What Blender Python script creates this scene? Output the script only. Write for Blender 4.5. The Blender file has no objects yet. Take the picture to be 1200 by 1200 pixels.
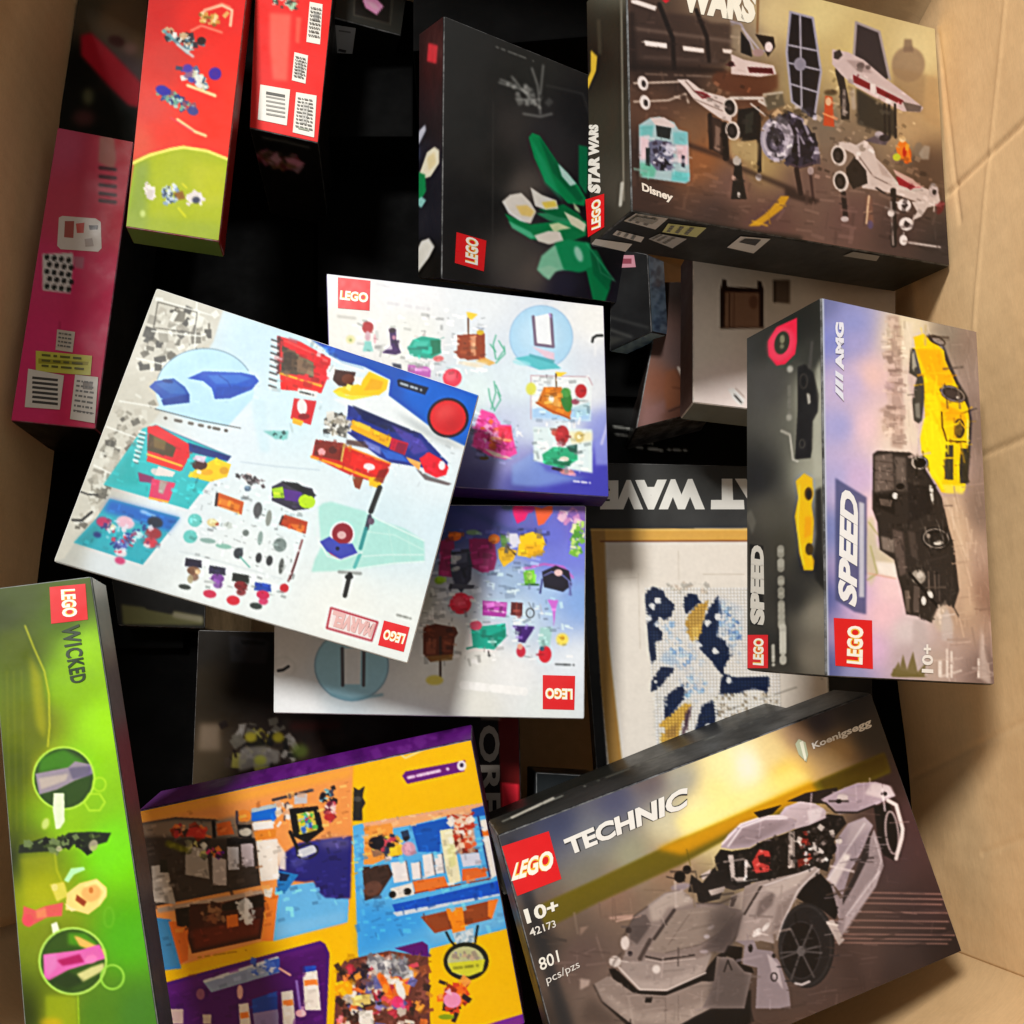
import bpy, bmesh, math, random
import numpy as np
from mathutils import Vector, Matrix

# ------------------------------------------------------------------ camera, light, exposure
sc = bpy.context.scene
F = 1039.0                                   # focal length in units of a 1200 wide frame
TILT = math.atan(317 / F)                    # the camera leans this far from straight down
CAM = Vector((0, 0, 1.45))
cd = bpy.data.cameras.new('camera'); cam = bpy.data.objects.new('camera', cd)
sc.collection.objects.link(cam); sc.camera = cam
cd.sensor_width = 36; cd.lens = 36 * F / 1200; cd.clip_start = .01; cd.clip_end = 50
cam.location = CAM; cam.rotation_euler = (TILT, 0, 0)

w = bpy.data.worlds.new('World'); sc.world = w; w.use_nodes = True
w.node_tree.nodes['Background'].inputs[0].default_value = (1, .98, .95, 1)
w.node_tree.nodes['Background'].inputs[1].default_value = .46

ld = bpy.data.lights.new('ceiling_lamp', 'AREA'); ld.shape = 'DISK'; ld.size = .95
ld.energy = 365; ld.color = (1, .985, .955)
lo = bpy.data.objects.new('ceiling_lamp', ld); sc.collection.objects.link(lo)
TGT = Vector((0, .3, .55)); LD = Vector((-.36, .40, 1)).normalized()
lo.location = TGT + LD * 5.2
lo.rotation_euler = LD.to_track_quat('Z', 'Y').to_euler()
lo['label'] = 'bright ceiling lamp above the carton'
sc.view_settings.view_transform = 'Standard'; sc.view_settings.look = 'None'
sc.view_settings.exposure = 0; sc.view_settings.gamma = 1
sc.cycles.max_bounces = 6

# ------------------------------------------------------------------ picture rays
ct, st = math.cos(TILT), math.sin(TILT)
def ray(px, py):
    x, y, z = px - 600, py - 600, F
    return Vector((x, -y * ct + z * st, -(y * st + z * ct)))
def at(px, py, D):                           # the point D metres below the camera seen at px, py
    r = ray(px, py); return CAM + r * (D / -r.z)
def proj(P):                                 # numpy (n,3) -> (n,2) picture position
    d = P - np.array(CAM)
    y = -(d[:, 1] * ct + d[:, 2] * st); z = d[:, 1] * st - d[:, 2] * ct
    return np.stack([600 + F * d[:, 0] / z, 600 + F * y / z], 1)

# ------------------------------------------------------------------ materials
def lin(h):
    if not isinstance(h, str): return tuple(h)
    v = [int(h[i:i + 2], 16) / 255 for i in (0, 2, 4)]
    return tuple(c / 12.92 if c < .04045 else ((c + .055) / 1.055) ** 2.4 for c in v)
GAIN = .72
MATS = {}
def mat(key, col=None, rough=.4, gain=GAIN, bump=.12, scale=60, attr=False, mottle=.06, spec=.35):
    if key in MATS: return MATS[key]
    m = bpy.data.materials.new(key); m.use_nodes = True; MATS[key] = m
    nt = m.node_tree; N = nt.nodes; L = nt.links; b = N['Principled BSDF']
    b.inputs['Roughness'].default_value = rough; b.inputs['Specular IOR Level'].default_value = spec
    tc = N.new('ShaderNodeNewGeometry')
    no = N.new('ShaderNodeTexNoise'); no.inputs['Scale'].default_value = scale; no.inputs['Detail'].default_value = 5
    L.new(tc.outputs['Position'], no.inputs['Vector'])
    mp = N.new('ShaderNodeMapRange'); mp.inputs['To Min'].default_value = 1 - mottle; mp.inputs['To Max'].default_value = 1 + mottle
    L.new(no.outputs['Fac'], mp.inputs['Value'])
    mx = N.new('ShaderNodeVectorMath'); mx.operation = 'SCALE'
    if attr:
        a = N.new('ShaderNodeAttribute'); a.attribute_name = 'Col'; L.new(a.outputs['Color'], mx.inputs[0])
    else: mx.inputs[0].default_value = [c * gain for c in lin(col)]
    L.new(mp.outputs[0], mx.inputs['Scale']); L.new(mx.outputs[0], b.inputs['Base Color'])
    n2 = N.new('ShaderNodeTexNoise'); n2.inputs['Scale'].default_value = 14; n2.inputs['Detail'].default_value = 3
    L.new(tc.outputs['Position'], n2.inputs['Vector'])
    bp = N.new('ShaderNodeBump'); bp.inputs['Strength'].default_value = bump; bp.inputs['Distance'].default_value = .02
    L.new(n2.outputs['Fac'], bp.inputs['Height']); L.new(bp.outputs[0], b.inputs['Normal'])
    rr = N.new('ShaderNodeMapRange'); rr.inputs['To Min'].default_value = rough - .14; rr.inputs['To Max'].default_value = rough + .16
    rr.inputs['From Min'].default_value = .3; rr.inputs['From Max'].default_value = .7
    n4 = N.new('ShaderNodeTexNoise'); n4.inputs['Scale'].default_value = 17; n4.inputs['Detail'].default_value = 6; n4.inputs['Roughness'].default_value = .65
    L.new(tc.outputs['Position'], n4.inputs['Vector']); L.new(n4.outputs['Fac'], rr.inputs['Value']); L.new(rr.outputs[0], b.inputs['Roughness'])
    return m
def worn(col, gain):                         # rubbed edges, where the pale board shows through the ink
    key = 'worn_%s_%d' % (col, gain * 100)
    if key in MATS: return MATS[key]
    m = bpy.data.materials.new(key); m.use_nodes = True; MATS[key] = m
    N = m.node_tree.nodes; L = m.node_tree.links; b = N['Principled BSDF']; b.inputs['Roughness'].default_value = .55
    g = N.new('ShaderNodeNewGeometry'); n = N.new('ShaderNodeTexNoise'); n.inputs['Scale'].default_value = 70; n.inputs['Detail'].default_value = 6
    n.inputs['Roughness'].default_value = .7; L.new(g.outputs['Position'], n.inputs['Vector'])
    r = N.new('ShaderNodeValToRGB'); e = r.color_ramp.elements; c = [v * gain for v in lin(col)]
    e[0].position = .42; e[0].color = (*[v * 1.25 + .012 for v in c], 1); e[1].position = .66; e[1].color = (*[.45 * v + .17 for v in c], 1)
    L.new(n.outputs['Fac'], r.inputs[0]); L.new(r.outputs[0], b.inputs['Base Color']); return m
def ink(col, gain=GAIN): return mat('ink_%s_%d' % (col, round(gain * 100)), col, .38, gain)

def link(o, parent=None):
    sc.collection.objects.link(o)
    if parent is not None: o.parent = parent
    return o
def mesh_obj(name, verts, faces, m, parent=None, smooth=False):
    me = bpy.data.meshes.new(name)
    me.from_pydata([tuple(v) for v in verts], [], faces); me.update()
    me.materials.append(m)
    if smooth: me.polygons.foreach_set('use_smooth', [True] * len(me.polygons))
    return link(bpy.data.objects.new(name, me), parent)

# ------------------------------------------------------------------ the printer: paints a sheet of card in ink
def pts(s):
    if isinstance(s, str): return np.array([[float(v) for v in p.split(',')] for p in s.split()])
    return np.array(s, float)
class Cv:
    def __init__(c, x0, y0, x1, y1, base='ffffff', gain=GAIN):
        c.x0, c.y0 = int(x0), int(y0); c.W, c.H = int(x1 - x0), int(y1 - y0); c.g = gain
        c.a = np.empty((c.H, c.W, 3)); c.a[:] = c.rgb(base); c.m(0, 0, 1); c.r = np.random.RandomState(7)
    @staticmethod
    def rgb(h): return np.array([int(h[i:i + 2], 16) / 255 for i in (0, 2, 4)])
    def m(c, ox, oy, s): c.ox, c.oy, c.s = ox, oy, s; return c
    def T(c, p): return pts(p) / c.s + [c.ox - c.x0, c.oy - c.y0]
    def bg(c, sw, power=3.2):
        yy, xx = np.mgrid[0:c.H, 0:c.W]; num = np.zeros_like(c.a); den = np.zeros((c.H, c.W, 1))
        for x, y, h in sw:
            q = c.T([[x, y]])[0]; d = ((xx - q[0]) ** 2 + (yy - q[1]) ** 2 + 160.) ** (-power / 2)
            num += d[..., None] * c.rgb(h); den += d[..., None]
        c.a = num / den; return c
    def mixin(c, x0, y0, cov, col, a, b):
        if b > 0: cov = blur(cov, b)
        cov = np.clip(cov, 0, 1)[..., None] * a
        h, w_ = cov.shape[:2]; s = c.a[y0:y0 + h, x0:x0 + w_]
        s[:] = s * (1 - cov) + c.rgb(col) * cov
    def box(c, q, pad):
        x0 = max(0, int(q[:, 0].min() - pad)); y0 = max(0, int(q[:, 1].min() - pad))
        x1 = min(c.W, int(q[:, 0].max() + pad) + 2); y1 = min(c.H, int(q[:, 1].max() + pad) + 2)
        return x0, y0, x1, y1
    def P(c, p, col, a=1, b=0):
        q = c.T(p); b = b / 1.0; x0, y0, x1, y1 = c.box(q, 1 + 3 * b)
        if x1 <= x0 or y1 <= y0: return c
        n = 3; yy, xx = np.mgrid[0:(y1 - y0) * n, 0:(x1 - x0) * n]
        xx = x0 + (xx + .5) / n - .5; yy = y0 + (yy + .5) / n - .5
        ins = np.zeros(xx.shape, bool)
        for i in range(len(q)):
            (ax, ay), (bx, by) = q[i - 1], q[i]
            if ay == by: continue
            ins ^= ((ay > yy) != (by > yy)) & (xx < (bx - ax) * (yy - ay) / (by - ay) + ax)
        cov = ins.reshape(y1 - y0, n, x1 - x0, n).mean((1, 3))
        c.mixin(x0, y0, cov, col, a, b); return c
    def Ln(c, p, w, col, a=1, b=0):
        q = c.T(p); w = max(w / c.s, .5); x0, y0, x1, y1 = c.box(q, w + 1 + 3 * b)
        if x1 <= x0 or y1 <= y0: return c
        yy, xx = np.mgrid[y0:y1, x0:x1].astype(float); d = np.full(xx.shape, 1e9)
        for i in range(1, len(q)):
            A, B = q[i - 1], q[i]; v = B - A; L2 = max(v @ v, 1e-9)
            t = np.clip(((xx - A[0]) * v[0] + (yy - A[1]) * v[1]) / L2, 0, 1)
            d = np.minimum(d, np.hypot(xx - A[0] - t * v[0], yy - A[1] - t * v[1]))
        c.mixin(x0, y0, np.clip(w / 2 - d + .5, 0, 1), col, a, b); return c
    def E(c, x, y, rx, ry, col, a=1, rot=0, b=0, ring=0):
        t = np.linspace(0, 2 * math.pi, 37)[:36]; r = math.radians(rot)
        ex, ey = rx * np.cos(t), ry * np.sin(t)
        p = np.stack([x + ex * math.cos(r) - ey * math.sin(r), y + ex * math.sin(r) + ey * math.cos(r)], 1)
        return c.Ln(np.vstack([p, p[:1]]), ring, col, a, b) if ring else c.P(p, col, a, b)
    def clutter(c, p, pal, n, s0, s1, a=.9, seed=1, b=0):       # many small pieces pictured within an outline
        q = pts(p); R = np.random.RandomState(seed); pal = pal.split()
        for _ in range(n):
            wgt = R.dirichlet(np.ones(len(q)) * .6); x, y = wgt @ q
            s = R.uniform(s0, s1); t = R.uniform(0, 3.14); k = R.uniform(.3, 1)
            u = np.array([math.cos(t), math.sin(t)]) * s; v = np.array([-u[1], u[0]]) * k
            ctr = np.array([x, y])
            c.P([ctr - u - v, ctr + u - v, ctr + u + v, ctr - u + v], pal[R.randint(len(pal))], a, b)
        return c
    def dash(c, p, h, col, a=.8, n=9, seed=3):                  # small print too fine to read
        A, B = pts(p); R = np.random.RandomState(seed); e = np.sort(R.uniform(0, 1, 2 * n))
        e[0] = 0
        for i in range(0, 2 * n, 2): c.Ln([A + (B - A) * e[i], A + (B - A) * e[i + 1]], h, col, a)
        return c
    def grit(c, p, n, s0, s1, ang=None, amp=.35, seed=1, k=(.2, .6), a=.6):   # fine moulded detail: each bit a tone of what lies under it
        q = c.T(p); R = np.random.RandomState(seed); lo_, hi = q.min(0), q.max(0); i = 0
        ox, oy, s = c.ox, c.oy, c.s; c.m(c.x0, c.y0, 1); src = c.a.copy(); s0 /= s; s1 /= s
        while i < n:
            i += 1; x, y = lo_ + (hi - lo_) * R.rand(2); ins = False
            for j in range(len(q)):
                (ax, ay), (bx_, by) = q[j - 1], q[j]
                if (ay > y) != (by > y) and x < (bx_ - ax) * (y - ay) / (by - ay) + ax: ins = not ins
            if not ins or not (0 <= x < c.W and 0 <= y < c.H): continue
            f_ = 1 + amp * R.choice([-1, 1]) * R.uniform(.4, 1); col = np.clip(src[int(y), int(x)] * f_ + (.03 if f_ > 1 else 0), 0, 1)
            t = (R.uniform(0, 3.14) if ang is None else math.radians(ang + R.normal(0, 8) + 90 * (R.rand() < .25))); L_ = R.uniform(s0, s1)
            u = np.array([math.cos(t), math.sin(t)]) * L_; v = np.array([-u[1], u[0]]) * R.uniform(*k); o = np.array([x, y])
            c.P([o - u - v, o + u - v, o + u + v, o - u + v], '%02x%02x%02x' % tuple(int(z * 255) for z in col), a)
        return c.m(ox, oy, s)
    def done(c, b=.62, con=1.05, sat=1.14, sharp=.75, mul=(1, 1, 1)):
        for k in range(3): c.a[..., k] = blur(c.a[..., k], b)
        for k in range(3): c.a[..., k] += sharp * (c.a[..., k] - blur(c.a[..., k], 1.9))
        c.a = np.clip(c.a, 0, 1); g = c.a.mean(2, keepdims=True); c.a = g + (c.a - g) * sat
        c.a = np.clip(c.a, 0, 1); c.a = c.a + (con - 1) * 4 * (c.a - .42) * c.a * (1 - c.a) * 2
        c.a = c.a * np.array(mul)
        R = np.random.RandomState(5); n = blur(R.normal(0, 1, c.a.shape[:2]), 1.2); n /= n.std()
        c.a = np.clip(c.a * (1 + .007 * n[..., None]), 0, 1); return c
    def at(c, uv):
        x = np.clip(uv[:, 0] - c.x0, 0, c.W - 1.001); y = np.clip(uv[:, 1] - c.y0, 0, c.H - 1.001)
        i, j = x.astype(int), y.astype(int); fx, fy = (x - i)[:, None], (y - j)[:, None]
        v = (c.a[j, i] * (1 - fx) + c.a[j, i + 1] * fx) * (1 - fy) + (c.a[j + 1, i] * (1 - fx) + c.a[j + 1, i + 1] * fx) * fy
        return np.where(v < .04045, v / 12.92, ((v + .055) / 1.055) ** 2.4) * c.g
def blur(a, s):
    r = max(1, int(3 * s)); k = np.exp(-np.arange(-r, r + 1) ** 2 / (2 * s * s)); k /= k.sum()
    for ax in (0, 1):
        p = np.pad(a, [(r, r) if i == ax else (0, 0) for i in (0, 1)], mode='edge')
        a = sum(k[i] * np.take(p, range(i, i + a.shape[ax]), axis=ax) for i in range(2 * r + 1))
    return a

# ------------------------------------------------------------------ boxes
class Face:                                  # one flat side of a box, in world space; corners TL TR BR BL as pictured
    def __init__(f, box, c):
        f.box = box; f.c = [Vector(v) for v in c]
        n = (f.c[1] - f.c[0]).cross(f.c[3] - f.c[0]).normalized(); f.O = f.c[0]
        ctr = sum(f.c, Vector()) / 4
        f.N = n if n.dot(ctr - box.mid) > 0 else -n
        f.lev = .0006
    def hit(f, px, py, lev):
        r = ray(px, py); O = f.O + f.N * lev
        return CAM + r * ((O - CAM).dot(f.N) / r.dot(f.N))
    def sheet(f, cv, name='printed_picture', pitch=1.5, inset=.0012, rough=.44, spec=.2):
        C = np.array([list(v) for v in f.c]); pc = proj(C)
        nu = int(max(np.linalg.norm(pc[1] - pc[0]), np.linalg.norm(pc[2] - pc[3])) / pitch) + 2
        nv = int(max(np.linalg.norm(pc[3] - pc[0]), np.linalg.norm(pc[2] - pc[1])) / pitch) + 2
        wu = np.linalg.norm(C[1] - C[0]); wv = np.linalg.norm(C[3] - C[0])
        s = np.linspace(inset / wu, 1 - inset / wu, nu)[None, :, None]; t = np.linspace(inset / wv, 1 - inset / wv, nv)[:, None, None]
        P = (C[0] * (1 - s) + C[1] * s) * (1 - t) + (C[3] * (1 - s) + C[2] * s) * t
        P = P.reshape(-1, 3) + np.array(f.N) * .0003
        col = np.ones((len(P), 4), np.float32); col[:, :3] = cv.at(proj(P))
        me = bpy.data.meshes.new(name)
        i = (np.arange(nv - 1)[:, None] * nu + np.arange(nu - 1)[None]).ravel()
        q = np.stack([i, i + nu, i + nu + 1, i + 1], 1)
        n = (f.c[1] - f.c[0]).cross(f.c[3] - f.c[0])
        if n.dot(f.N) > 0: q = q[:, ::-1]
        me.vertices.add(len(P)); me.vertices.foreach_set('co', P.ravel())
        me.loops.add(q.size); me.loops.foreach_set('vertex_index', q.ravel().astype(np.int32))
        me.polygons.add(len(q)); me.polygons.foreach_set('loop_start', np.arange(0, q.size, 4, dtype=np.int32))
        me.update(calc_edges=True)
        at_ = me.attributes.new('Col', 'FLOAT_COLOR', 'POINT'); at_.data.foreach_set('color', col.ravel())
        me.materials.append(mat('printed_card_%d_%d' % (rough * 100, spec * 100), attr=True, mottle=.02, rough=rough, spec=spec, bump=f.box.bump))
        return link(bpy.data.objects.new(name, me), f.box.root)
    def patch(f, quad, col, name='paper_label', parent=None, gain=None, lev=None):
        if lev is None: f.lev += .0001; lev = f.lev
        v = [f.hit(x, y, lev) for x, y in pts(quad)]
        return mesh_obj(name, v, [tuple(range(len(v)))], ink(col, gain or f.box.gain), parent or f.box.root)
    def lines(f, quad, n, col='77756e', gain=None, seed=2, down=True):
        """rows of print too small to read, on one label: one mesh of thin bars"""
        f.lev += .0001; R = np.random.RandomState(seed); H = homog(pts(quad)); V = []; Fc = []
        for i in range(n):
            y0 = .12 + .78 * i / n; x = .1
            while x < .85:
                w_ = R.uniform(.06, .28); x1 = min(.9, x + w_); k = len(V)
                for u, v_ in ((x, y0), (x1, y0), (x1, y0 + .32 / n), (x, y0 + .32 / n)):
                    q = H @ np.array([u, v_, 1]); V.append(f.hit(q[0] / q[2], q[1] / q[2], f.lev))
                Fc.append((k, k + 1, k + 2, k + 3)); x = x1 + .05
        return mesh_obj('small_print', V, Fc, ink(col, gain or f.box.gain), f.box.root)
    def text(f, s, quad, col, name='lettering', parent=None, bold=.03, gain=None, lev=None, space=1.0):
        """quad: where the text's bottom-left, bottom-right, top-right, top-left (as read) lie in the picture."""
        if lev is None: f.lev += .0001; lev = f.lev
        V, Fc = glyphs(s, bold, space)
        H = homog(pts(quad)); uv = np.c_[V, np.ones(len(V))] @ H.T; uv = uv[:, :2] / uv[:, 2:]
        return mesh_obj(name, [f.hit(x, y, lev) for x, y in uv], Fc, ink(col, gain or f.box.gain), parent or f.box.root)
    def logo(f, quad, tq, gain=None, s='LEGO'):
        r = f.patch(quad, 'e3151c', 'brand_logo', gain=gain)
        f.text(s, tq, 'f6c93a', 'lettering_outline', r, bold=.075, gain=gain)
        f.text(s, tq, 'fffdf2', 'lettering', r, bold=.035, gain=gain)
        return r
_G = {}
def glyphs(s, bold, space):
    k = (s, bold, space)
    if k not in _G:
        cu = bpy.data.curves.new('t', 'FONT'); cu.body = s; cu.offset = bold; cu.resolution_u = 3; cu.space_character = space
        o = bpy.data.objects.new('t', cu); sc.collection.objects.link(o)
        me = bpy.data.meshes.new_from_object(o.evaluated_get(bpy.context.evaluated_depsgraph_get()))
        V = np.array([v.co[:2] for v in me.vertices]); Fc = [tuple(p.vertices) for p in me.polygons]
        bpy.data.objects.remove(o); bpy.data.curves.remove(cu); bpy.data.meshes.remove(me)
        lo_, hi = V.min(0), V.max(0); _G[k] = ((V - lo_) / (hi - lo_), Fc)
    return _G[k]
def homog(q):                                # unit square (0,0)(1,0)(1,1)(0,1) -> q
    A = []; b = []
    for (x, y), (u, v) in zip([(0, 0), (1, 0), (1, 1), (0, 1)], q):
        A += [[x, y, 1, 0, 0, 0, -u * x, -u * y], [0, 0, 0, x, y, 1, -v * x, -v * y]]; b += [u, v]
    h = np.linalg.solve(A, b); return np.append(h, 1).reshape(3, 3)

GROUP = 'toy boxes heaped in the carton'
class Box:
    def __init__(b, name, label, quad, D, tilt, thick, col, cat='toy box', gain=GAIN, rough=.42, bump=.05, bevel=.0026, spec=.35):
        q = pts(quad); b.gain = gain; b.bump = bump
        ax, ay = math.radians(tilt[0]), math.radians(tilt[1])
        n = Vector((math.sin(ay) * math.cos(ax), -math.sin(ax), math.cos(ay) * math.cos(ax))).normalized()
        O = at(*q.mean(0), D)
        top = []
        for x, y in q:
            r = ray(x, y); top.append(CAM + r * ((O - CAM).dot(n) / r.dot(n)))
        bot = [v - n * thick for v in top]
        b.mid = sum(top + bot, Vector()) / 8; b.n = n
        b.root = link(bpy.data.objects.new(name, None)); b.root.empty_display_size = .05
        b.root['label'] = label; b.root['category'] = cat; b.root['group'] = GROUP
        bm = bmesh.new(); v = [bm.verts.new(p) for p in top + bot]
        for f in ((0, 3, 2, 1), (4, 5, 6, 7), (0, 1, 5, 4), (1, 2, 6, 5), (2, 3, 7, 6), (3, 0, 4, 7)): bm.faces.new([v[i] for i in f])
        bmesh.ops.recalc_face_normals(bm, faces=bm.faces)
        bmesh.ops.bevel(bm, geom=bm.edges[:], offset=bevel, segments=2, profile=.6, affect='EDGES')
        me = bpy.data.meshes.new('box_body'); bm.to_mesh(me); bm.free()
        me.polygons.foreach_set('use_smooth', [False] * len(me.polygons))
        me.materials.append(mat('card_%s_%d_%d' % (col, gain * 100, spec * 100), col, rough, gain, bump=bump, spec=spec)); me.materials.append(worn(col, gain))
        ax6 = [(v[1] - v[0]).normalized() for v in ((top[0], top[1]), (top[0], top[3]), (top[0], bot[0]))]
        nn = [ax6[0].cross(ax6[1]), ax6[1].cross(ax6[2]), ax6[2].cross(ax6[0])]
        if spec > .1:
            for p in me.polygons:
                if max(abs(p.normal.dot(q_.normalized())) for q_ in nn) < .97: p.material_index = 1
        link(bpy.data.objects.new('box_body', me), b.root)
        T, B = top, bot
        b.front = Face(b, T)
        b.left = Face(b, [T[0], T[3], B[3], B[0]]); b.right = Face(b, [T[1], T[2], B[2], B[1]])
        b.bottom = Face(b, [T[3], T[2], B[2], B[3]]); b.top = Face(b, [T[0], T[1], B[1], B[0]])
    def canvas(b, f, base='ffffff', pad=6, gain=None):
        p = proj(np.array([list(v) for v in f.c]))
        return Cv(p[:, 0].min() - pad, p[:, 1].min() - pad, p[:, 0].max() + pad, p[:, 1].max() + pad, base, gain or b.gain)
# ------------------------------------------------------------------ the carton
def cardboard():
    m = bpy.data.materials.new('corrugated_cardboard'); m.use_nodes = True
    nt = m.node_tree; N = nt.nodes; L = nt.links; b = N['Principled BSDF']; b.inputs['Roughness'].default_value = .82
    b.inputs['Specular IOR Level'].default_value = .25
    g = N.new('ShaderNodeNewGeometry')
    n1 = N.new('ShaderNodeTexNoise'); n1.inputs['Scale'].default_value = 5; n1.inputs['Detail'].default_value = 6; n1.inputs['Roughness'].default_value = .6
    n2 = N.new('ShaderNodeTexNoise'); n2.inputs['Scale'].default_value = 260; n2.inputs['Detail'].default_value = 4
    L.new(g.outputs['Position'], n1.inputs['Vector']); L.new(g.outputs['Position'], n2.inputs['Vector'])
    r1 = N.new('ShaderNodeValToRGB'); e = r1.color_ramp.elements
    e[0].position = .3; e[0].color = (.64, .41, .20, 1); e[1].position = .72; e[1].color = (.75, .505, .265, 1)
    L.new(n1.outputs['Fac'], r1.inputs[0])
    mp = N.new('ShaderNodeMapRange'); mp.inputs['To Min'].default_value = .93; mp.inputs['To Max'].default_value = 1.07
    L.new(n2.outputs['Fac'], mp.inputs['Value'])
    mx = N.new('ShaderNodeVectorMath'); mx.operation = 'SCALE'; L.new(r1.outputs[0], mx.inputs[0]); L.new(mp.outputs[0], mx.inputs['Scale'])
    L.new(mx.outputs[0], b.inputs['Base Color'])
    mpg = N.new('ShaderNodeMapping'); mpg.inputs['Scale'].default_value = (60, 60, 900); L.new(g.outputs['Position'], mpg.inputs['Vector'])
    nf = N.new('ShaderNodeTexNoise'); nf.inputs['Scale'].default_value = 1; nf.inputs['Detail'].default_value = 3; L.new(mpg.outputs[0], nf.inputs['Vector'])
    mf = N.new('ShaderNodeMapRange'); mf.inputs['To Min'].default_value = .9; mf.inputs['To Max'].default_value = 1.1; L.new(nf.outputs['Fac'], mf.inputs['Value'])
    mx2 = N.new('ShaderNodeVectorMath'); mx2.operation = 'SCALE'; L.new(mx.outputs[0], mx2.inputs[0]); L.new(mf.outputs[0], mx2.inputs['Scale']); L.new(mx2.outputs[0], b.inputs['Base Color'])
    wv = N.new('ShaderNodeTexWave'); wv.wave_type = 'BANDS'; wv.bands_direction = 'DIAGONAL'; wv.inputs['Scale'].default_value = 26; wv.inputs['Distortion'].default_value = .6; wv.inputs['Detail'].default_value = 1
    cxy = N.new('ShaderNodeMapping'); cxy.inputs['Scale'].default_value = (1, 1, 0); L.new(g.outputs['Position'], cxy.inputs['Vector']); L.new(cxy.outputs[0], wv.inputs['Vector'])
    bw = N.new('ShaderNodeBump'); bw.inputs['Strength'].default_value = .16; bw.inputs['Distance'].default_value = .0012; L.new(wv.outputs['Fac'], bw.inputs['Height'])
    n3 = N.new('ShaderNodeTexNoise'); n3.inputs['Scale'].default_value = 9; n3.inputs['Detail'].default_value = 5
    L.new(g.outputs['Position'], n3.inputs['Vector'])
    bp = N.new('ShaderNodeBump'); bp.inputs['Strength'].default_value = .35; bp.inputs['Distance'].default_value = .012
    L.new(n3.outputs['Fac'], bp.inputs['Height']); L.new(bw.outputs[0], bp.inputs['Normal']); L.new(bp.outputs[0], b.inputs['Normal'])
    return m
KRAFT = cardboard()
XL, XR, YF, YB, FL = -.612, .456, -.166, .815, .02
carton = link(bpy.data.objects.new('cardboard_carton', None)); carton.location = (0, 0, 0)
carton['label'] = 'large open brown corrugated carton holding all the toy boxes'; carton['category'] = 'carton'

from mathutils import noise as mn
def wall(name, A, B, z0, z1, out, creases=(), nu=90, nv=70, amp=.004, lean=0.0, zl=None, belly=0.0):
    """a bulging wall panel from A to B, with real thickness towards out; creases: (u0,v0,u1,v1,width,depth)"""
    A, B, out = Vector(A), Vector(B), Vector(out); V = []; T = .006
    for s in (0, 1):
        for j in range(nv + 1):
            for i in range(nu + 1):
                u, v = i / nu, j / nv; p = A.lerp(B, u); z = z0 + (z1 - z0) * v
                d = amp * mn.noise(Vector((u * 3.1 + A.x * 7, v * 2.3, A.y * 5))) + amp * .35 * mn.noise(Vector((u * 11, v * 9, 4 + A.x)))
                e = min(u, 1 - u) * 8; d *= min(1, e)
                for (u0, v0, u1, v1, wd, dp) in creases:
                    du, dv = u1 - u0, v1 - v0; L2 = du * du + dv * dv; t = max(0, min(1, ((u - u0) * du + (v - v0) * dv) / L2))
                    dd = math.hypot(u - u0 - t * du, v - v0 - t * dv) / wd
                    if dd < 3: d += dp * math.exp(-dd * dd)
                q = p + out * (d + s * T + belly * (1 - abs(2 * u - 1) ** 2.2) ** .8)
                if zl is not None and z > zl: q += out * (z - zl) * lean
                V.append((q.x, q.y, z))
    n = (nu + 1) * (nv + 1); Fc = []
    for j in range(nv):
        for i in range(nu):
            a = j * (nu + 1) + i; Fc.append((a, a + 1, a + nu + 2, a + nu + 1)); Fc.append((n + a, n + a + nu + 1, n + a + nu + 2, n + a + 1))
    for i in range(nu):
        for j in (0, nv):
            a = j * (nu + 1) + i; Fc.append((a, a + 1, n + a + 1, n + a))
    for j in range(nv):
        for i in (0, nu):
            a = j * (nu + 1) + i; Fc.append((a, a + nu + 1, n + a + nu + 1, n + a))
    o = mesh_obj(name, V, Fc, KRAFT, carton, True)
    return o
def uv_r(px, py):                            # where a picture point meets the right-hand panel
    r = ray(px, py); k = XR / r.x; p = CAM + r * k; return (p.y - YF) / (YB - YF), (p.z - FL) / (1.0 - FL)
cr = []
for a, b_, wd, dp in (((1112, 228), (1240, 108), .0032, .0026), ((1090, 560), (1250, 492), .003, .002), ((1098, 40), (1128, 260), .003, .0014),
                      ((1068, 912), (1250, 820), .003, .0012), ((1180, -20), (1140, 420), .003, -.001), ((1150, 1000), (1260, 960), .003, .0012)):
    cr.append((*uv_r(*a), *uv_r(*b_), wd, dp))
wall('side_panel', (XR, YF, 0), (XR, YB, 0), FL, 1.0, (1, 0, 0), cr, nu=380, nv=320)
wall('side_panel', (XL, YF, 0), (XL, YB + .24, 0), FL, 1.13, (-1, 0, 0), [(0, .52, 1, .518, .006, .003)], amp=.006, lean=.04, zl=.60)  # out-of-view top kept tall so that it shades the magenta box
wall('side_panel', (XL, YF, 0), (XR, YF, 0), FL, 1.0, (0, -1, 0), belly=.17)
wall('side_panel', (XL, YB + .24, 0), (XR, YB, 0), FL, .92, (0, 1, 0), belly=.10)
mesh_obj('base_panel', [(XL, YF - .18, FL), (XR, YF - .18, FL), (XR, YB + .30, FL), (XL, YB + .30, FL), (XL, YF - .18, FL - .006), (XR, YF - .18, FL - .006), (XR, YB + .30, FL - .006), (XL, YB + .30, FL - .006)],
         [(0, 1, 2, 3), (4, 7, 6, 5), (0, 4, 5, 1), (1, 5, 6, 2), (2, 6, 7, 3), (3, 7, 4, 0)], KRAFT, carton)
g = mesh_obj('floor', [(-3, -3, 0), (3, -3, 0), (3, 3, 0), (-3, 3, 0)], [(0, 1, 2, 3)], mat('grey_concrete', '77736c', .8, 1, scale=9))
g['kind'] = 'structure'

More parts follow.
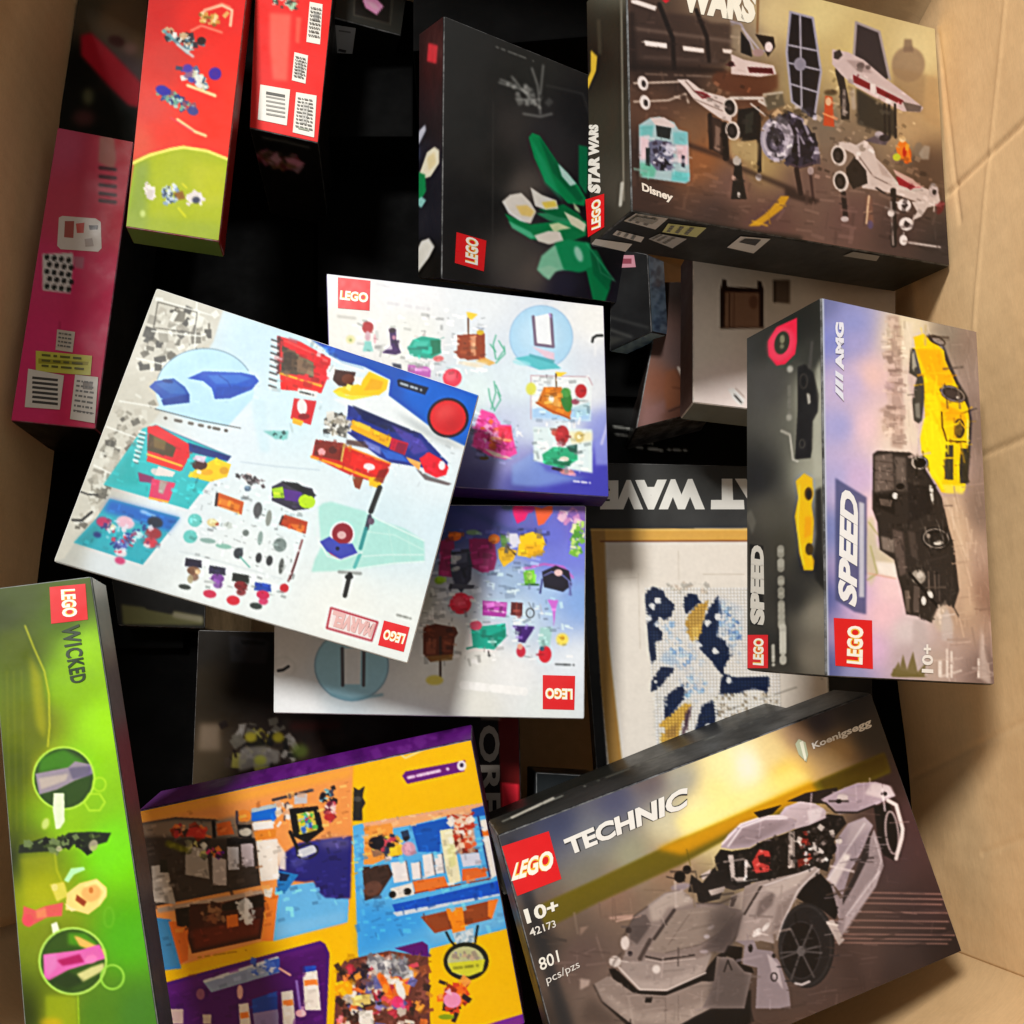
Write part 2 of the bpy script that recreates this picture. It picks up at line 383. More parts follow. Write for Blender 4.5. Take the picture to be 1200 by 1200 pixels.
# ------------------------------------------------------------------ boxes, lowest first; the deep black ones are added to darken the gaps
bx = {}
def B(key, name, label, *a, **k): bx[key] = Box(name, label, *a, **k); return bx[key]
B('deepa', 'toy_box', 'added black filler darkening the gap under the magenta box', '-40,500 215,510 215,760 -40,760', 1.12, (2, 2), .25, '050505', rough=.8, spec=.04)  # black filler added so the gap stays dark; likewise the deep ones below
B('deepb', 'toy_box', 'added black filler darkening the gap between the green box and the brown pictured box', '60,745 232,745 232,1080 60,1080', 1.15, (2, 2), .25, '050505', rough=.8, spec=.04)
B('deepc', 'toy_box', 'added black filler darkening the gap between the red label box and the flower box', '372,60 640,60 660,360 372,360', 1.08, (3, 3), .3, '060606', rough=.8, spec=.04)
B('deepd', 'toy_box', 'added black filler darkening the gap below the slim red and lime box', '120,170 368,180 368,430 120,430', 1.12, (3, 3), .3, '060606', rough=.8, spec=.04)
B('deepe', 'toy_box', 'added black filler darkening the back, above the flower box', '484,-170 960,-170 960,20 484,60', .90, (3, 3), .35, '060606', rough=.8, spec=.04)  # black filler added in front of the back panel to darken it
B('deepf', 'toy_box', 'added black filler darkening the gap below the upright sports car box', '935,700 1160,700 1130,960 935,960', 1.06, (3, 3), .3, '060606', rough=.8, spec=.04)
B('deepg', 'toy_box', 'added black filler darkening the gap between the orange box and the silver car box', '480,990 720,990 720,1300 480,1300', 1.10, (2, 2), .3, '060606', rough=.8, spec=.04)
B('deeph', 'toy_box', 'added black filler darkening the back between the slim red box and the carton wall', '185,-170 484,-170 484,160 160,160', .97, (3, 3), .35, '060606', rough=.8, spec=.04)
B('deepi', 'toy_box', 'added black filler darkening the gap below the mottled blue edged box', '600,330 860,340 860,470 600,460', 1.05, (3, 3), .3, '050505', rough=.8, spec=.04)  # black filler added over the bare base to keep this gap dark
B('deepj', 'toy_box', 'added black filler darkening the gap between the two white and violet boxes', '430,500 700,500 700,650 430,650', 1.10, (3, 3), .3, '050505', rough=.8, spec=.04)
B('topleft', 'toy_box', 'dim dark box with a dull red diagonal stripe, behind the pink box', '100,-60 192,-60 163,172 66,156', .99, (6, 6), .3, '1a1512')
B('monster', 'toy_box', 'dark brown box with small picture figures, deep behind the yellow and orange box', '232,738 500,745 486,990 222,980', 1.06, (4, 3), .25, '1c1410')
B('olive', 'toy_box', 'dark box end with a cream label, deep below the tilted white box', '125,640 242,652 240,737 138,733', 1.09, (4, 3), .25, '15140f')
B('redtext', 'toy_box', 'black box with outlined sideways letters and a dark red stripe, under the white boxes', '480,800 608,806 612,985 492,990', 1.07, (4, 2), .25, '120c0c')
B('greybit', 'toy_box', 'plain dark grey box corner low between the wave art box and the silver car box', '628,905 712,910 712,985 628,985', 1.08, (3, 2), .2, '34383a')
B('blacktext', 'toy_box', 'black box with tiny white print, above the wave art box', '600,452 930,470 930,552 600,544', 1.08, (4, 3), .3, '0d0d0d')
B('bluebox', 'toy_box', 'black box with mottled blue edges, under the space battle box', '716,289 759,298 764,389 714,412', .955, (20, -32), .055, '0c0e10')
B('white', 'toy_box', 'off-white box printed with a dark wooden frame, half under the space battle box', '812,285 1050,316 1050,500 812,472', .872, (3, 5), .05, 'e6d8ca')
B('brownpic', 'toy_box', 'brown pictured box corner left of the off-white box with the wooden frame', '778,330 840,330 840,478 745,502', 1.0, (2, 2), .3, '241c18')
B('kraftbit', 'toy_box', 'dull brown box end between the space battle box and the carton wall', '1000,322 1078,334 1070,420 1000,420', .98, (4, 10), .2, '3a2c1e')
B('wave', 'art_set_box', 'black box showing a framed blue and white mosaic, beside the upright sports car box', '672,541 1010,549 1030,960 702,945', 1.04, (8, -2), .08, '1b1b1a')
B('pink', 'toy_box', 'long magenta box with barcode and yellow sticker, against the left carton wall', '67,149 157,166 112,503 12,493', .965, (6, 9), .25, '8f2348', gain=1.0)
B('redlabel', 'toy_box', 'bright red box end with four white labels, near the top edge', '300,-40 394,-40 373,168 292,150', .88, (6, 8), .2, '141210')
B('blackpink', 'toy_box', 'black box with pink picture patch and one white label, beside the red label box', '386,-45 482,-45 470,42 388,20', .92, (8, 20), .3, '161614')
B('red', 'toy_box', 'slim red and lime green box with skiing figures', '178,-45 294,-45 257,283 147,266', .83, (-3, 6), .028, '8e1a16')
B('pinkcard', 'toy_box', 'small pale pink box corner wedged behind the flower box', '664,80 700,95 700,172 670,160', .86, (10, 10), .04, 'd8a8a0')
B('orchid', 'flower_set_box', 'black box picturing a white flower with green leaves', '520,18 734,105 740,358 517,327', .85, (29, 28), .08, '171716')
B('space', 'toy_box', 'dark box picturing white and grey spacecraft over a landing pad', '733,-60 1096,33 1113,312 740,248', .70, (8, 24), .073, '22221e')
B('ariel_low', 'toy_box', 'white and violet box with red logo at lower right, partly under two white boxes', '322,590 687,592 685,843 320,836', .93, (8, 0), .05, 'dfe3e4')
B('ariel_up', 'toy_box', 'white and violet box with round blue inset and red logo at its top left corner', '382,320 708,358 714,583 389,562', .87, (5, 4), .045, '5a4a90')
B('spider', 'toy_box', 'white and sky blue box with teal panels and comic strip edge, lying tilted on top', '183,337 562,462 478,778 62,658', .795, (7, 7), .032, 'e4e6e4')
B('hallow', 'toy_box', 'bright yellow and orange box with room scenes and a purple edge', '162,950 553,866 616,1200 204,1292', .955, (17, 2), .06, '3a1448')
B('under', 'toy_box', 'black box edge with white marks, just behind the silver car box', '560,985 935,832 960,900 590,1050', .965, (10, 6), .1, '23231f')
B('technic', 'car_set_box', 'wide box picturing a silver sports car with open doors on a road', '583,979 1021,812 1128,1115 673,1310', .865, (8, 8.5), .07, '26262a')
B('wicked', 'toy_box', 'long bright green box with round insets and small doll pictures', '-14,690 107,675 190,1225 30,1228', .735, (3, 10), .045, '55605a')
B('speed', 'car_set_box', 'upright box picturing a yellow car and a black car, by the right wall', '962,348 1145,388 1166,803 968,793', .705, (9, 18.6), .11, '2b2a27')
# ------------------------------------------------------------------ wide sports car box
b = bx['technic']; f = b.front; c = b.canvas(f)
c.bg([(600,985,'4a4a4c'),(650,960,'4b4e5c'),(720,935,'585864'),(760,915,'6e645e'),(800,912,'9a9888'),(850,900,'ebd796'),(875,897,'f6ecc0'),(840,925,'e6d08a'),(905,882,'d0b888'),(935,862,'8a7866'),(960,845,'3e3e48'),(1000,828,'36383f'),(1022,860,'4c4a48'),(700,985,'7e7e74'),(780,960,'b5b094'),(820,955,'ecdc98'),(740,1000,'8a8a78'),(690,1020,'77756a'),(920,905,'e2b868'),(980,880,'9c8868'),  # dark top right swatches hold the upright box's cast shadow
 (660,1085,'76685a'),(720,1050,'8a7464'),(780,1020,'927c68'),(680,1120,'6e5f58'),(720,1150,'7b6c62'),(640,1100,'45413e'),(650,1200,'4a4440'),(700,1190,'887a6e'),(700,1290,'5a4e48'),(900,1190,'5c4e46'),(980,1170,'5a4c46'),(1050,1000,'584848'),(1090,1060,'4f4140'),(1112,1115,'3c3230'),(1040,925,'4a3c3a'),(1070,960,'584646'),(1000,1120,'5e4e48'),(1060,1150,'4a3f3c')])
c.Ln('600,990 690,1290', 14, '3a3b3d', .75, 3)
c.P('630,1062 700,1030 800,982 900,940 1036,882 1044,905 960,942 880,968 800,1012 700,1058 640,1088', '6a6222', .95, 1.5)
c.P('770,995 860,955 950,915 960,932 880,962 800,1002', 'c09018', .8, 3)
c.P('960,915 1036,884 1042,903 970,935', '5c5018', .9, 2)
c.P('790,960 930,900 950,912 800,980', 'f0dc88', .5, 4)
for i, y in enumerate((1046, 1052, 1058, 1068, 1078, 1086, 1094, 1099, 1104)):
    c.Ln([(1020 - 6 * (i % 4) - 1.6 * (y - 1046), y), (1112 + .14 * (y - 1046) - 5 * (i % 3), y + 2)], 1.3, 'd0a898', .55, .5)
c.m(680,1000,6)
c.P('200,440 380,430 380,465 210,465','c8a898',.7,1).P('0,880 70,890 60,930 0,960','c0b0a4',.7,1).P('0,520 60,510 0,580','b09888',.5,1)
c.P('150,1040 340,1220 1200,1220 1200,960 700,1150','1c1816',1,1)
c.P('95,920 200,860 300,920 400,990 600,985 850,860 950,880 1190,810 1195,860 1120,990 800,1150 660,1230 400,1230 150,1040','93877e')
c.P('110,950 340,1180 690,1200 1110,990 1110,950 700,1110 400,1120','b8aca0',.55,3)
c.Ln('600,1010 600,1190',5,'6c625c',.5).Ln('690,1000 690,1170',5,'6c625c',.5).Ln('340,1010 370,1190',8,'d0c4b8',.35,1)
c.P('200,810 270,830 400,960 600,970 870,830 960,720 1050,660 960,900 850,900 600,1000 380,985 230,880','1e1a18',1,.4)
c.P('460,1010 510,1005 500,1050 455,1050','1a1614')
c.P('960,720 1000,730 1080,740 1070,830 1000,840 940,900','8a7e76').Ln('1010,740 990,840',10,'2a2522').Ln('1050,750 1035,820',8,'2a2522')
c.P('290,760 340,640 330,540 380,440 480,370 600,280 720,260 820,350 980,350 1140,400 1100,580 1010,700 920,690 880,830 610,960 420,955 330,880 280,830','8f837c')
c.P('960,560 1140,420 1100,580 1010,700 850,680','6b615d',.75,2)
c.P('340,540 380,440 460,430 500,500 400,640 350,600','6e645f',1,.6)
c.P('480,370 600,280 720,265 810,340 700,380 620,380 560,470 500,480','b8aca0',.9,2)
c.P('670,400 980,370 1100,420 980,560 850,640 600,700 480,690 530,590','978b80',.9,1)
c.Ln('660,400 520,600',24,'4b423e',.9,.6).Ln('490,610 420,740',30,'564c47',.9,.6).Ln('780,410 620,640',6,'7a6e66',.8)
c.P('290,760 470,760 600,775 830,740 930,700 880,830 610,960 420,955 280,820','a39890',.9,1)
c.P('330,850 420,955 610,960 860,840 850,800 600,900 420,900','c4b8ae',.5,2)
c.Ln('270,800 420,958 610,962 880,840',13,'d2c6bc',.9,.4).Ln('460,725 570,748 800,715',12,'4a423e').Ln('460,745 570,766 810,740',8,'c4b8ae',.8)
c.E(535,815,28,30,'e0d6cc',1,0,.8).E(315,630,30,50,'dcd0c6',1,0,.6).E(245,760,42,40,'d2c8be',1,0,.6).E(340,540,22,22,'4a403c').E(350,705,18,18,'40383a').E(232,830,25,20,'1c1816')
c.E(890,585,22,16,'c8c0c0',.8,0,.5).E(920,520,26,14,'bdb4b0',.8,-30,.5).E(870,690,30,14,'b8acac',.8,0,.5)
c.P('780,150 860,210 930,110 1000,60 1200,40 1200,230 1080,260 1010,240 980,320 860,350 830,340 820,280 760,270','2a2522')
c.E(700,165,40,42,'1a1413').E(750,115,30,30,'1a1413').E(705,235,70,25,'9a9094',.9,-10,1)
c.P('850,150 920,110 910,150 860,190','c8bab0').P('900,260 1020,230 1010,270 920,300','c0b4aa').P('1060,300 1200,240 1200,330 1150,400 1040,380','b5a89c')
c.m(840,900,4.615)
c.P('150,640 240,605 430,560 555,530 560,600 420,720 340,880 220,940 110,930 130,800','9c9088')
c.P('20,440 80,450 180,435 250,395 370,355 440,325 520,290 600,250 680,260 700,300 640,370 600,560 540,540 430,570 240,610 60,640 -10,620 -10,480','221e1b')
c.P('20,430 60,360 130,300 260,260 350,250 430,280 440,320 370,350 250,390 180,430 80,440','a4979a')
c.P('60,420 140,330 260,290 400,290 300,350 180,410','8a7e80',.8,2).Ln('30,410 130,305 260,260 400,262',11,'d8cac8',.95,.5)
c.P('200,240 350,200 300,250 230,270','2a2420').P('380,180 480,135 650,105 660,150 560,190','3a322e')
c.P('340,250 370,210 450,180 530,190 590,230 590,270 500,310 420,330 430,280','b4a6a8').P('490,230 575,215 560,270 500,305','d2c6c6',1,1)
c.P('560,170 660,120 760,80 860,75 930,95 965,150 860,200 760,240 660,250 620,210','a09298').P('840,80 940,98 965,150 890,165 800,140','c6b8b8',.9,1.2)
c.Ln('480,180 590,190 640,240 760,240 860,200',9,'3a3230').E(905,140,16,12,'151210').E(680,160,30,22,'c8bcb4',.7).E(660,180,16,12,'2a2420')
c.P('190,510 230,440 290,450 290,490 280,560 210,570','c04a44').P('220,475 290,480 280,525 230,510','401512')
c.P('440,350 490,340 500,420 450,450','83342a').P('430,470 500,440 500,520 440,540','743024')
c.P('60,470 90,470 100,590 150,590 150,490 168,500 162,612 80,612','bdb2aa').P('388,340 422,340 422,540 385,540','8e847c').Ln('405,350 405,530',5,'c8beb4')
c.clutter('430,330 680,270 600,540 430,520','3a3430 8a807a 15110f c8beb4 5a504a',60,6,20,.9,4)
c.P('590,600 640,500 640,420 660,370 710,300 800,265 845,310 820,370 780,460 720,560 680,690 640,640','a2969a')
c.P('600,600 690,460 725,470 640,640','ddd2cc',.9,1.2).P('720,300 800,275 835,310 780,360 700,420','b8acac',.7,2)
c.E(615,435,32,34,'161311').E(545,440,40,14,'c8c0b8',1,30).E(660,395,18,16,'d8cec4').E(700,485,16,14,'e8ded6')
c.P('680,700 760,570 850,330 885,430 902,530 860,640 700,860 660,945 635,900 660,820 600,640 620,620 660,700','9c9090')
c.P('680,700 750,560 832,335 820,480 740,640 680,740','423a38',1,.6).P('700,800 800,640 890,540 860,640 700,880 680,900','b8acac',.8,1).Ln('855,380 890,500 860,600',8,'c8bcbc',.7)
c.P('850,210 930,190 960,260 1000,330 990,480 960,500 900,470 870,380','2b2725',1,.5).E(948,350,34,115,'8e8280',1,-6,.4,12).E(945,350,22,90,'2a2624',1,-6)
c.Ln('925,175 970,200 1005,330 1000,380 970,490',20,'cfc2bc',1,.5)
c.P('430,700 480,620 560,570 620,640 655,780 640,820 560,760 480,730','191615')
c.P('100,940 120,850 150,770 240,640 330,600 430,580 530,530 555,545 470,640 420,700 380,790 340,870 310,950 220,930','a99d96')
c.P('230,720 320,650 300,740 200,830','7a6f6a',.9,1.5).P('250,650 520,540 450,625 330,690','c4b8ae',.8,1.2).Ln('240,640 150,790',12,'4f4641').P('330,740 420,680 350,850 310,940 290,900','8a7e78',.7,1.5)
c.E(215,890,30,14,'e0d8d0',1,-50).E(265,860,30,12,'e0d8d0',1,-50).P('80,700 110,700 90,750 70,750','5a504a')
c.E(485,960,152,230,'2c2a2a').E(480,960,138,215,'3b3938',1,0,.5,14).E(455,985,106,158,'1e1c1c').E(455,985,104,154,'454242',1,0,.3,6)
for x, y in ((400,870),(515,850),(560,960),(345,1000),(345,1030),(525,1130),(400,1150),(565,1000)): c.Ln([(455,990),(x,y)],12,'565250',.95,.3)
c.E(455,990,22,28,'6a6664').Ln('425,1165 460,1172 500,1155',13,'b8b0ac',1,.4)
c.P('590,830 630,820 690,930 660,960','c0b4ac').Ln('600,840 650,850',12,'e0d6cc')
c.P('-30,1200 10,1070 30,1020 100,1030 190,1110 150,1300 -80,1300','8c817c').Ln('40,1100 60,1040 80,1090',8,'2a2522')
c.P('100,935 200,930 220,980 300,990 340,1050 390,1200 400,1300 210,1300 220,1080 140,1060 150,960','948a8c').E(182,975,12,22,'201c1a').P('270,1000 330,1060 360,1200 300,1120','c2b8b8',.8,.6).E(310,1130,16,22,'2a2624',1,0,0,6).E(310,1015,12,12,'2a2624')
c.P('60,960 140,970 130,1060 190,1080 200,1110 150,1100 90,1030 40,1010','1a1614')
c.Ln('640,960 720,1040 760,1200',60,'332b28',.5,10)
c.grit('300,640 600,560 700,640 680,930 520,1100 300,1000 120,920',200,4,16,-25,.14,1).grit('20,430 350,250 700,160 960,90 960,180 640,260 100,430',120,4,16,-20,.14,2)
c.grit('60,460 440,330 680,270 600,540 240,610 60,640',260,4,16,None,.9,3,(.3,.9),.8).grit('600,600 840,310 900,520 670,930',90,4,16,-60,.15,4)
c.m(680,1000,6).grit('290,760 480,370 720,260 980,350 1140,400 1010,700 610,960 330,880',200,4,20,-10,.11,5).grit('95,920 300,920 600,985 1190,810 1120,990 700,1190 330,1190',150,4,20,-20,.11,6)
c.m(0,0,1).grit('640,1080 1030,900 1128,1115 690,1300',700,3,16,-3,.10,7,(.04,.12),.6)
c.m(840,900,4.615).Ln('60,425 135,320 260,275 380,272',7,'f0e8e8',.8,.6).Ln('600,605 700,450 800,300',6,'f4ecea',.7,.8).Ln('700,800 880,560',6,'e8dede',.7,.6).Ln('555,545 440,660 360,830 325,930',6,'e0d8d4',.8,.5).Ln('260,635 520,545',6,'e4dcd8',.7,.5)
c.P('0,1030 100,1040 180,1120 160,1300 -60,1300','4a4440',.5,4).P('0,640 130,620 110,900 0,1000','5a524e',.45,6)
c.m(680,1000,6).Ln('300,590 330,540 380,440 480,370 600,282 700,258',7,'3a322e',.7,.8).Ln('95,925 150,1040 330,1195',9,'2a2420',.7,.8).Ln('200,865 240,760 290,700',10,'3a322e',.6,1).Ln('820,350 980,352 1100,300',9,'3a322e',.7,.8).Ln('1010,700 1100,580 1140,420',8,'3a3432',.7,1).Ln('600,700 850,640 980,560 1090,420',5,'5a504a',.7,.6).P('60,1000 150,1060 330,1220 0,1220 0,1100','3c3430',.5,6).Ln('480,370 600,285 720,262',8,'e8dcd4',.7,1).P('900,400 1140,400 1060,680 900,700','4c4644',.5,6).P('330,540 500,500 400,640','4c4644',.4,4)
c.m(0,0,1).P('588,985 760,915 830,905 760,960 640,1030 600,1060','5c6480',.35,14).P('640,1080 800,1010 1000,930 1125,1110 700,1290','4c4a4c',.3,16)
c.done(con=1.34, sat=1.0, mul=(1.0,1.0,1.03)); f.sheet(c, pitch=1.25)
f.logo('588,992 643,974 658,1030 606,1050', '599,1033 650,1018 647,995 605,1011')
f.text('TECHNIC','667,1003 805,946 806,921 660,984','2e3034','title_outline',bold=.075)
f.text('TECHNIC','667,1003 805,946 806,921 660,984','f4f4f0','title_lettering',bold=.045)
f.text('10+','618,1083 655,1068 653,1053 613,1066','f2f2ea','lettering')
f.text('42173','622,1098 652,1086 650,1078 619,1089','e8e6e0','lettering',bold=.01)
f.text('801','634,1138 656,1127 653,1113 630,1124','f2f2ea','lettering',bold=.01)
f.text('pcs/pzs','642,1156 681,1136 677,1125 639,1144','e0deda','lettering',bold=.0)
f.text('Koenigsegg','954,880 1022,852 1020,841 951,871','f0f0ec','lettering',bold=.03)
f.patch('932,872 936,866 944,870 947,884 945,893 941,889 936,884','b8c4a8','emblem'); f.patch('937,870 941,868 945,888 943,892','f0f4e0','emblem')
c = b.canvas(b.top, '2c2c2a'); c.dash('560,975 700,915',2,'8a8a82',.7,5).dash('600,958 668,926',3,'d0ccc0',.8,2).dash('700,915 930,828',2,'55554e',.8,12,4); c.done(); b.top.sheet(c, 'side_print')
c = b.canvas(b.left, '202022'); c.done(); b.left.sheet(c, 'side_print', 3)

# ------------------------------------------------------------------ upright sports car box
b = bx['speed']; f = b.front; c = b.canvas(f)
c.bg([(966,355,'6f7498'),(975,400,'7d84bc'),(1000,400,'9a98c4'),(1000,450,'b2a8ce'),(1018,500,'e2c0cc'),(985,500,'9a9ccd'),(1000,560,'c4aed2'),(1020,600,'e8c8d0'),(985,560,'a0a0cc'),(1000,380,'8a90c2'),(1022,440,'e0bcb8'),(1040,500,'d8c0b0'),(1055,400,'d8c6ac'),(1065,385,'ded0b4'),(1050,520,'e0d0c4'),(1110,392,'8a8278'),(1135,395,'8a7b72'),(1142,500,'84766f'),(1150,600,'86776e'),(1155,700,'8a7468'),(1120,620,'b8a290'),(1130,720,'a89484'),(1157,790,'786a66'),(1090,780,'a89a92'),(1035,720,'e4bcc8'),(1045,690,'ecc8d0'),(1020,760,'cfaed2'),(1000,790,'8b8db0'),(973,785,'5b6288'),(972,700,'5c6490'),(972,620,'7880ac'),(1000,700,'c4acd4'),(1065,770,'a89ca0'),(1062,740,'c8c0c4'),(1110,680,'b09c8c')])
c.Ln('964,350 970,792',2.5,'b8c0d0',.8,.5)
c.m(1000,370,5.218)
c.P('200,0 240,100 215,150 235,200 190,220 210,300 200,310 220,360 230,430 200,450 220,540 150,580 210,600 170,650 230,680 230,800 300,820 310,760 300,300 280,0','a08c84',.75,1.6)
for y in (60,140,260,330,400,470,560,620,700): c.Ln([(215,y),(290,y+10)],14,'8a766e',.5,1)
c.P('300,40 370,40 350,200 320,340 360,520 370,680 400,700 400,800 320,760 300,400','ddd0c0',.7,2)
c.Ln('600,150 700,330 760,700 780,1000 790,1300',60,'70645e',.5,8)
c.P('540,150 590,280 640,400 700,500 725,640 715,820 700,1030 640,1000 640,500 600,400 560,270','3a3632',1,.8)
c.P('370,130 430,110 480,150 555,215 560,270 620,400 700,560 710,650 700,800 690,1000 680,1070 600,1085 540,1080 470,960 420,850 410,750 440,640 430,480 420,370 380,210','f6c11c')
c.P('380,200 540,210 560,280 620,410 520,430 440,340','f2a51e',.9,1.2).P('530,520 680,600 685,650 560,640','f0a51c',.9,1).P('430,640 470,560 520,700 570,770 560,900 540,1030 480,990 420,830 410,740','ffe02c',.9,1)
c.P('440,480 500,470 530,560 520,640 470,560','ffdc28',.8,1)
c.E(510,150,58,26,'40362e',1,25).E(520,155,40,16,'8a807a',1,25).E(608,478,86,46,'37302c',1,22).E(608,478,74,38,'8a8078',1,22,0,9).E(608,480,52,24,'4a4240',1,22).E(640,500,12,8,'b8b0a8')
c.P('350,200 375,200 400,300 430,400 435,500 420,640 400,660 370,640 360,520 370,450 390,380 340,350','4d4a45',1,.5).P('355,230 372,225 390,310 360,330','a8a498',.8,.6).P('375,540 405,530 410,630 380,620','888680',.8,.6)
c.Ln('540,590 545,680 572,765 690,770',9,'5c4410').Ln('700,640 700,790',8,'fff090').E(648,690,34,60,'3b3326').E(648,690,20,44,'6a5a30').Ln('600,700 650,640 690,700',7,'e8b82c').Ln('615,750 620,640',6,'c89a24')
c.P('565,790 612,790 612,1005 558,1000','4a4636').Ln('562,870 612,870',8,'f0c020').P('655,812 708,812 692,1025 645,1025','3f3c30').P('540,1030 690,1040 670,1090 560,1085','f0dc60',.9,1)
c.m(980,500,5)
c.P('620,400 740,380 770,700 820,1100 740,1100 690,700','c4ae9a',.6,4).Ln('640,420 760,760',8,'e0ccb8',.6,1).Ln('690,420 740,700',6,'d8c4b0',.5,1)
c.P('180,540 220,520 240,700 350,780 350,880 240,860 200,940 170,820','b8b890',.6,2).P('230,790 350,800 360,890 250,860','ece4e0',.9,1.5)
c.Ln('200,700 240,860 180,900',8,'8f9060',.7,.6).Ln('190,560 250,640',8,'8f9060',.7,.6).Ln('190,860 350,890',7,'c89a8a',.8,.6)
c.P('215,160 240,140 430,150 480,180 560,310 620,420 660,600 690,700 705,830 720,960 690,1060 640,1040 590,1070 560,1150 470,1110 410,1100 380,950 360,880 340,780 255,720 240,560 210,480','37322f',1,.5)
c.P('225,170 330,155 340,370 222,385','6e645f',.9,1).P('335,170 410,180 415,380 350,380','57504c',.9,1).P('345,180 400,185 405,320 355,310','7a706a',.5,1)
c.P('330,600 390,620 410,860 370,880 340,720','625854',.9,1).P('420,610 460,620 480,780 440,760','544c48',.8,1).P('260,640 340,660 340,740 270,720','8a807a',.8,1)
c.P('225,390 340,400 345,520 230,470','23201e',.9,.8).P('250,420 330,430 320,470 260,460','6a605a',.8)
for y in (200,255,310): c.Ln([(222,y),(335,y+12)],6,'48403c',.8)
c.E(345,405,16,18,'f0ece4').E(375,350,24,18,'1a1716').P('415,330 530,350 560,500 430,560','2a2625',.9,1)
c.E(585,655,86,66,'1c1a19',1,10).E(585,655,74,54,'9a928c',1,10,.2,7).E(590,660,50,36,'2c2927',1,10).E(600,680,30,14,'c8c2bc',1,-10).E(540,640,12,14,'8a827c')
c.E(488,212,52,42,'16140f').E(488,212,44,34,'a8a09a',1,0,.2,9).P('545,340 565,350 575,430 560,440 548,400','d8d4cc')
c.E(482,880,42,42,'948e88',1,0,.6).E(490,870,20,20,'c8c2bc',.8).Ln('430,860 600,1060',16,'1a1716').Ln('540,850 545,980',9,'6a605a').Ln('575,850 580,960',7,'6a605a').Ln('600,850 605,1020',7,'5a524e')
c.P('400,960 430,960 430,1090 408,1080','6a605a',.9).P('455,930 490,940 485,1090 450,1080','5a524e').E(550,980,14,26,'e8e4dc',1,-25).E(512,1020,14,26,'f0ece4').P('600,1060 640,1030 690,1200 600,1200 560,1130','b8aca0',.8,2)
c.m(970,660,6)
c.P('600,390 680,400 700,520 690,800 590,780','b0a6a8',.8,2).P('800,380 840,320 880,420 880,560 800,540','b8b0b0',.7,1.5)
for p in ('440,790 500,690 520,790','490,800 530,640 570,800','540,800 600,620 640,800','600,800 690,700 680,800','450,800 460,740 700,800'): c.P(p,'6e6648',.9,.5)
c.P('1060,800 1080,440 1130,760 1150,860','c8bcb8',.6,1.5)
for i, x in enumerate((840, 870, 1060)): c.dash([(x,800),(x,600)],14,'e8e0dc',.75,7,i)
c.dash('790,790 790,600',26,'e4dcd8',.7,5,9)
c.m(860,360,6)
c.m(0,0,1); c.P('979,560 1016,583 1015,720 1001,717 979,703','4c5170',.8,1); c.P('1007,588 1013,590 1013,700 1007,700','c8cad8',.75,.6)
c.m(980,500,5).grit('215,160 480,180 620,420 700,830 690,1060 560,1150 400,1080 340,780 240,560',420,4,18,80,.35,1,(.15,.5),.7)
c.m(1000,370,5.218).grit('370,130 540,200 700,560 690,1060 540,1070 410,750 430,480',150,4,18,75,.12,2)
c.m(0,0,1).grit('1040,380 1145,388 1166,803 1110,800',500,3,14,83,.10,4,(.04,.12),.6).grit('1035,375 1060,380 1060,520 1040,520',120,2,7,0,.2,5)
c.done(con=1.14, mul=(1.03,1.02,1.0)); f.sheet(c, pitch=1.25)
f.logo('977,724 1022,727 1023,784 979,780','1011,779 1012,734 993,733 992,777')
f.text('SPEED','1004,713 1006,583 985,568 982,701','f6f6f6','title_lettering',bold=.05)
f.text('10+','1094,789 1093,755 1081,755 1080,788','f4f0ea','lettering',bold=.03)
f.text('AMG','989,434 989,378 979,377 979,433','eef0fa','lettering',bold=.06)
for q in ('979,440 988,447 988,440 979,434','979,450 988,458 988,450 979,443','979,459 989,470 988,461 979,452'): f.patch(q,'e8ecf8','printed_mark')
s = b.left; c = b.canvas(s)
c.bg([(880,400,'302f2b'),(900,450,'4a4844'),(885,560,'232320'),(935,380,'22221e'),(955,420,'34342e'),(955,460,'9a9a8a'),(957,560,'a8a898'),(900,600,'55534a'),(880,650,'3c3a34'),(920,640,'454339'),(950,660,'22221f'),(930,700,'2c2b27'),(905,760,'2b2a26'),(957,720,'8a8578'),(950,770,'7a7468'),(920,780,'37352e'),(960,640,'9a968a')])
c.m(860,360,6)
c.P('450,420 500,400 560,460 600,620 590,740 555,800 550,1000 540,1060 430,1070 440,900 450,700','141210',1,.6).P('575,440 615,350 625,1200 560,1200 555,1000 560,800 600,720','b8b8a8',.8,2)
c.P('540,240 560,240 545,440 520,430','4a4844',.9,.5).Ln('395,900 415,1070 450,1085',9,'e0dcd0',.9,.4).Ln('335,870 390,895',16,'c0bcb0',.8,.6).E(395,435,22,24,'c0beb4',.8,0,.8).E(388,775,20,24,'a8a69c',.8,0,.8)
c.dash('390,560 390,760',26,'7a7870',.6,5).E(490,520,26,50,'48443e',1,0,.6,8).P('510,600 535,615 540,680 520,680','d0ccc0',.8,.5).E(480,960,18,30,'5a5850',1,0,.5,6)
c.P('443,75 300,140 240,240 245,340 300,410 360,400 430,330 443,240','e42c4c').E(332,262,95,125,'e85a70',.6,20,2).E(338,250,52,84,'38362a',1,14).E(340,225,18,30,'8a8a70',.8).E(338,275,16,16,'7a7a64',.8)
c.m(860,540,4.615)
c.P('335,110 380,68 425,95 430,180 420,240 432,330 425,440 400,480 437,540 430,592 380,592 355,500 345,400 330,300 350,200','f6be1c')
c.E(404,178,22,36,'5a4010').E(406,182,13,24,'2a2418').E(408,478,22,34,'4a3a18').P('385,300 425,300 420,400 380,420','f0a01c',.7,1).Ln('355,130 345,380 375,560',8,'ffe060',.7,.5)
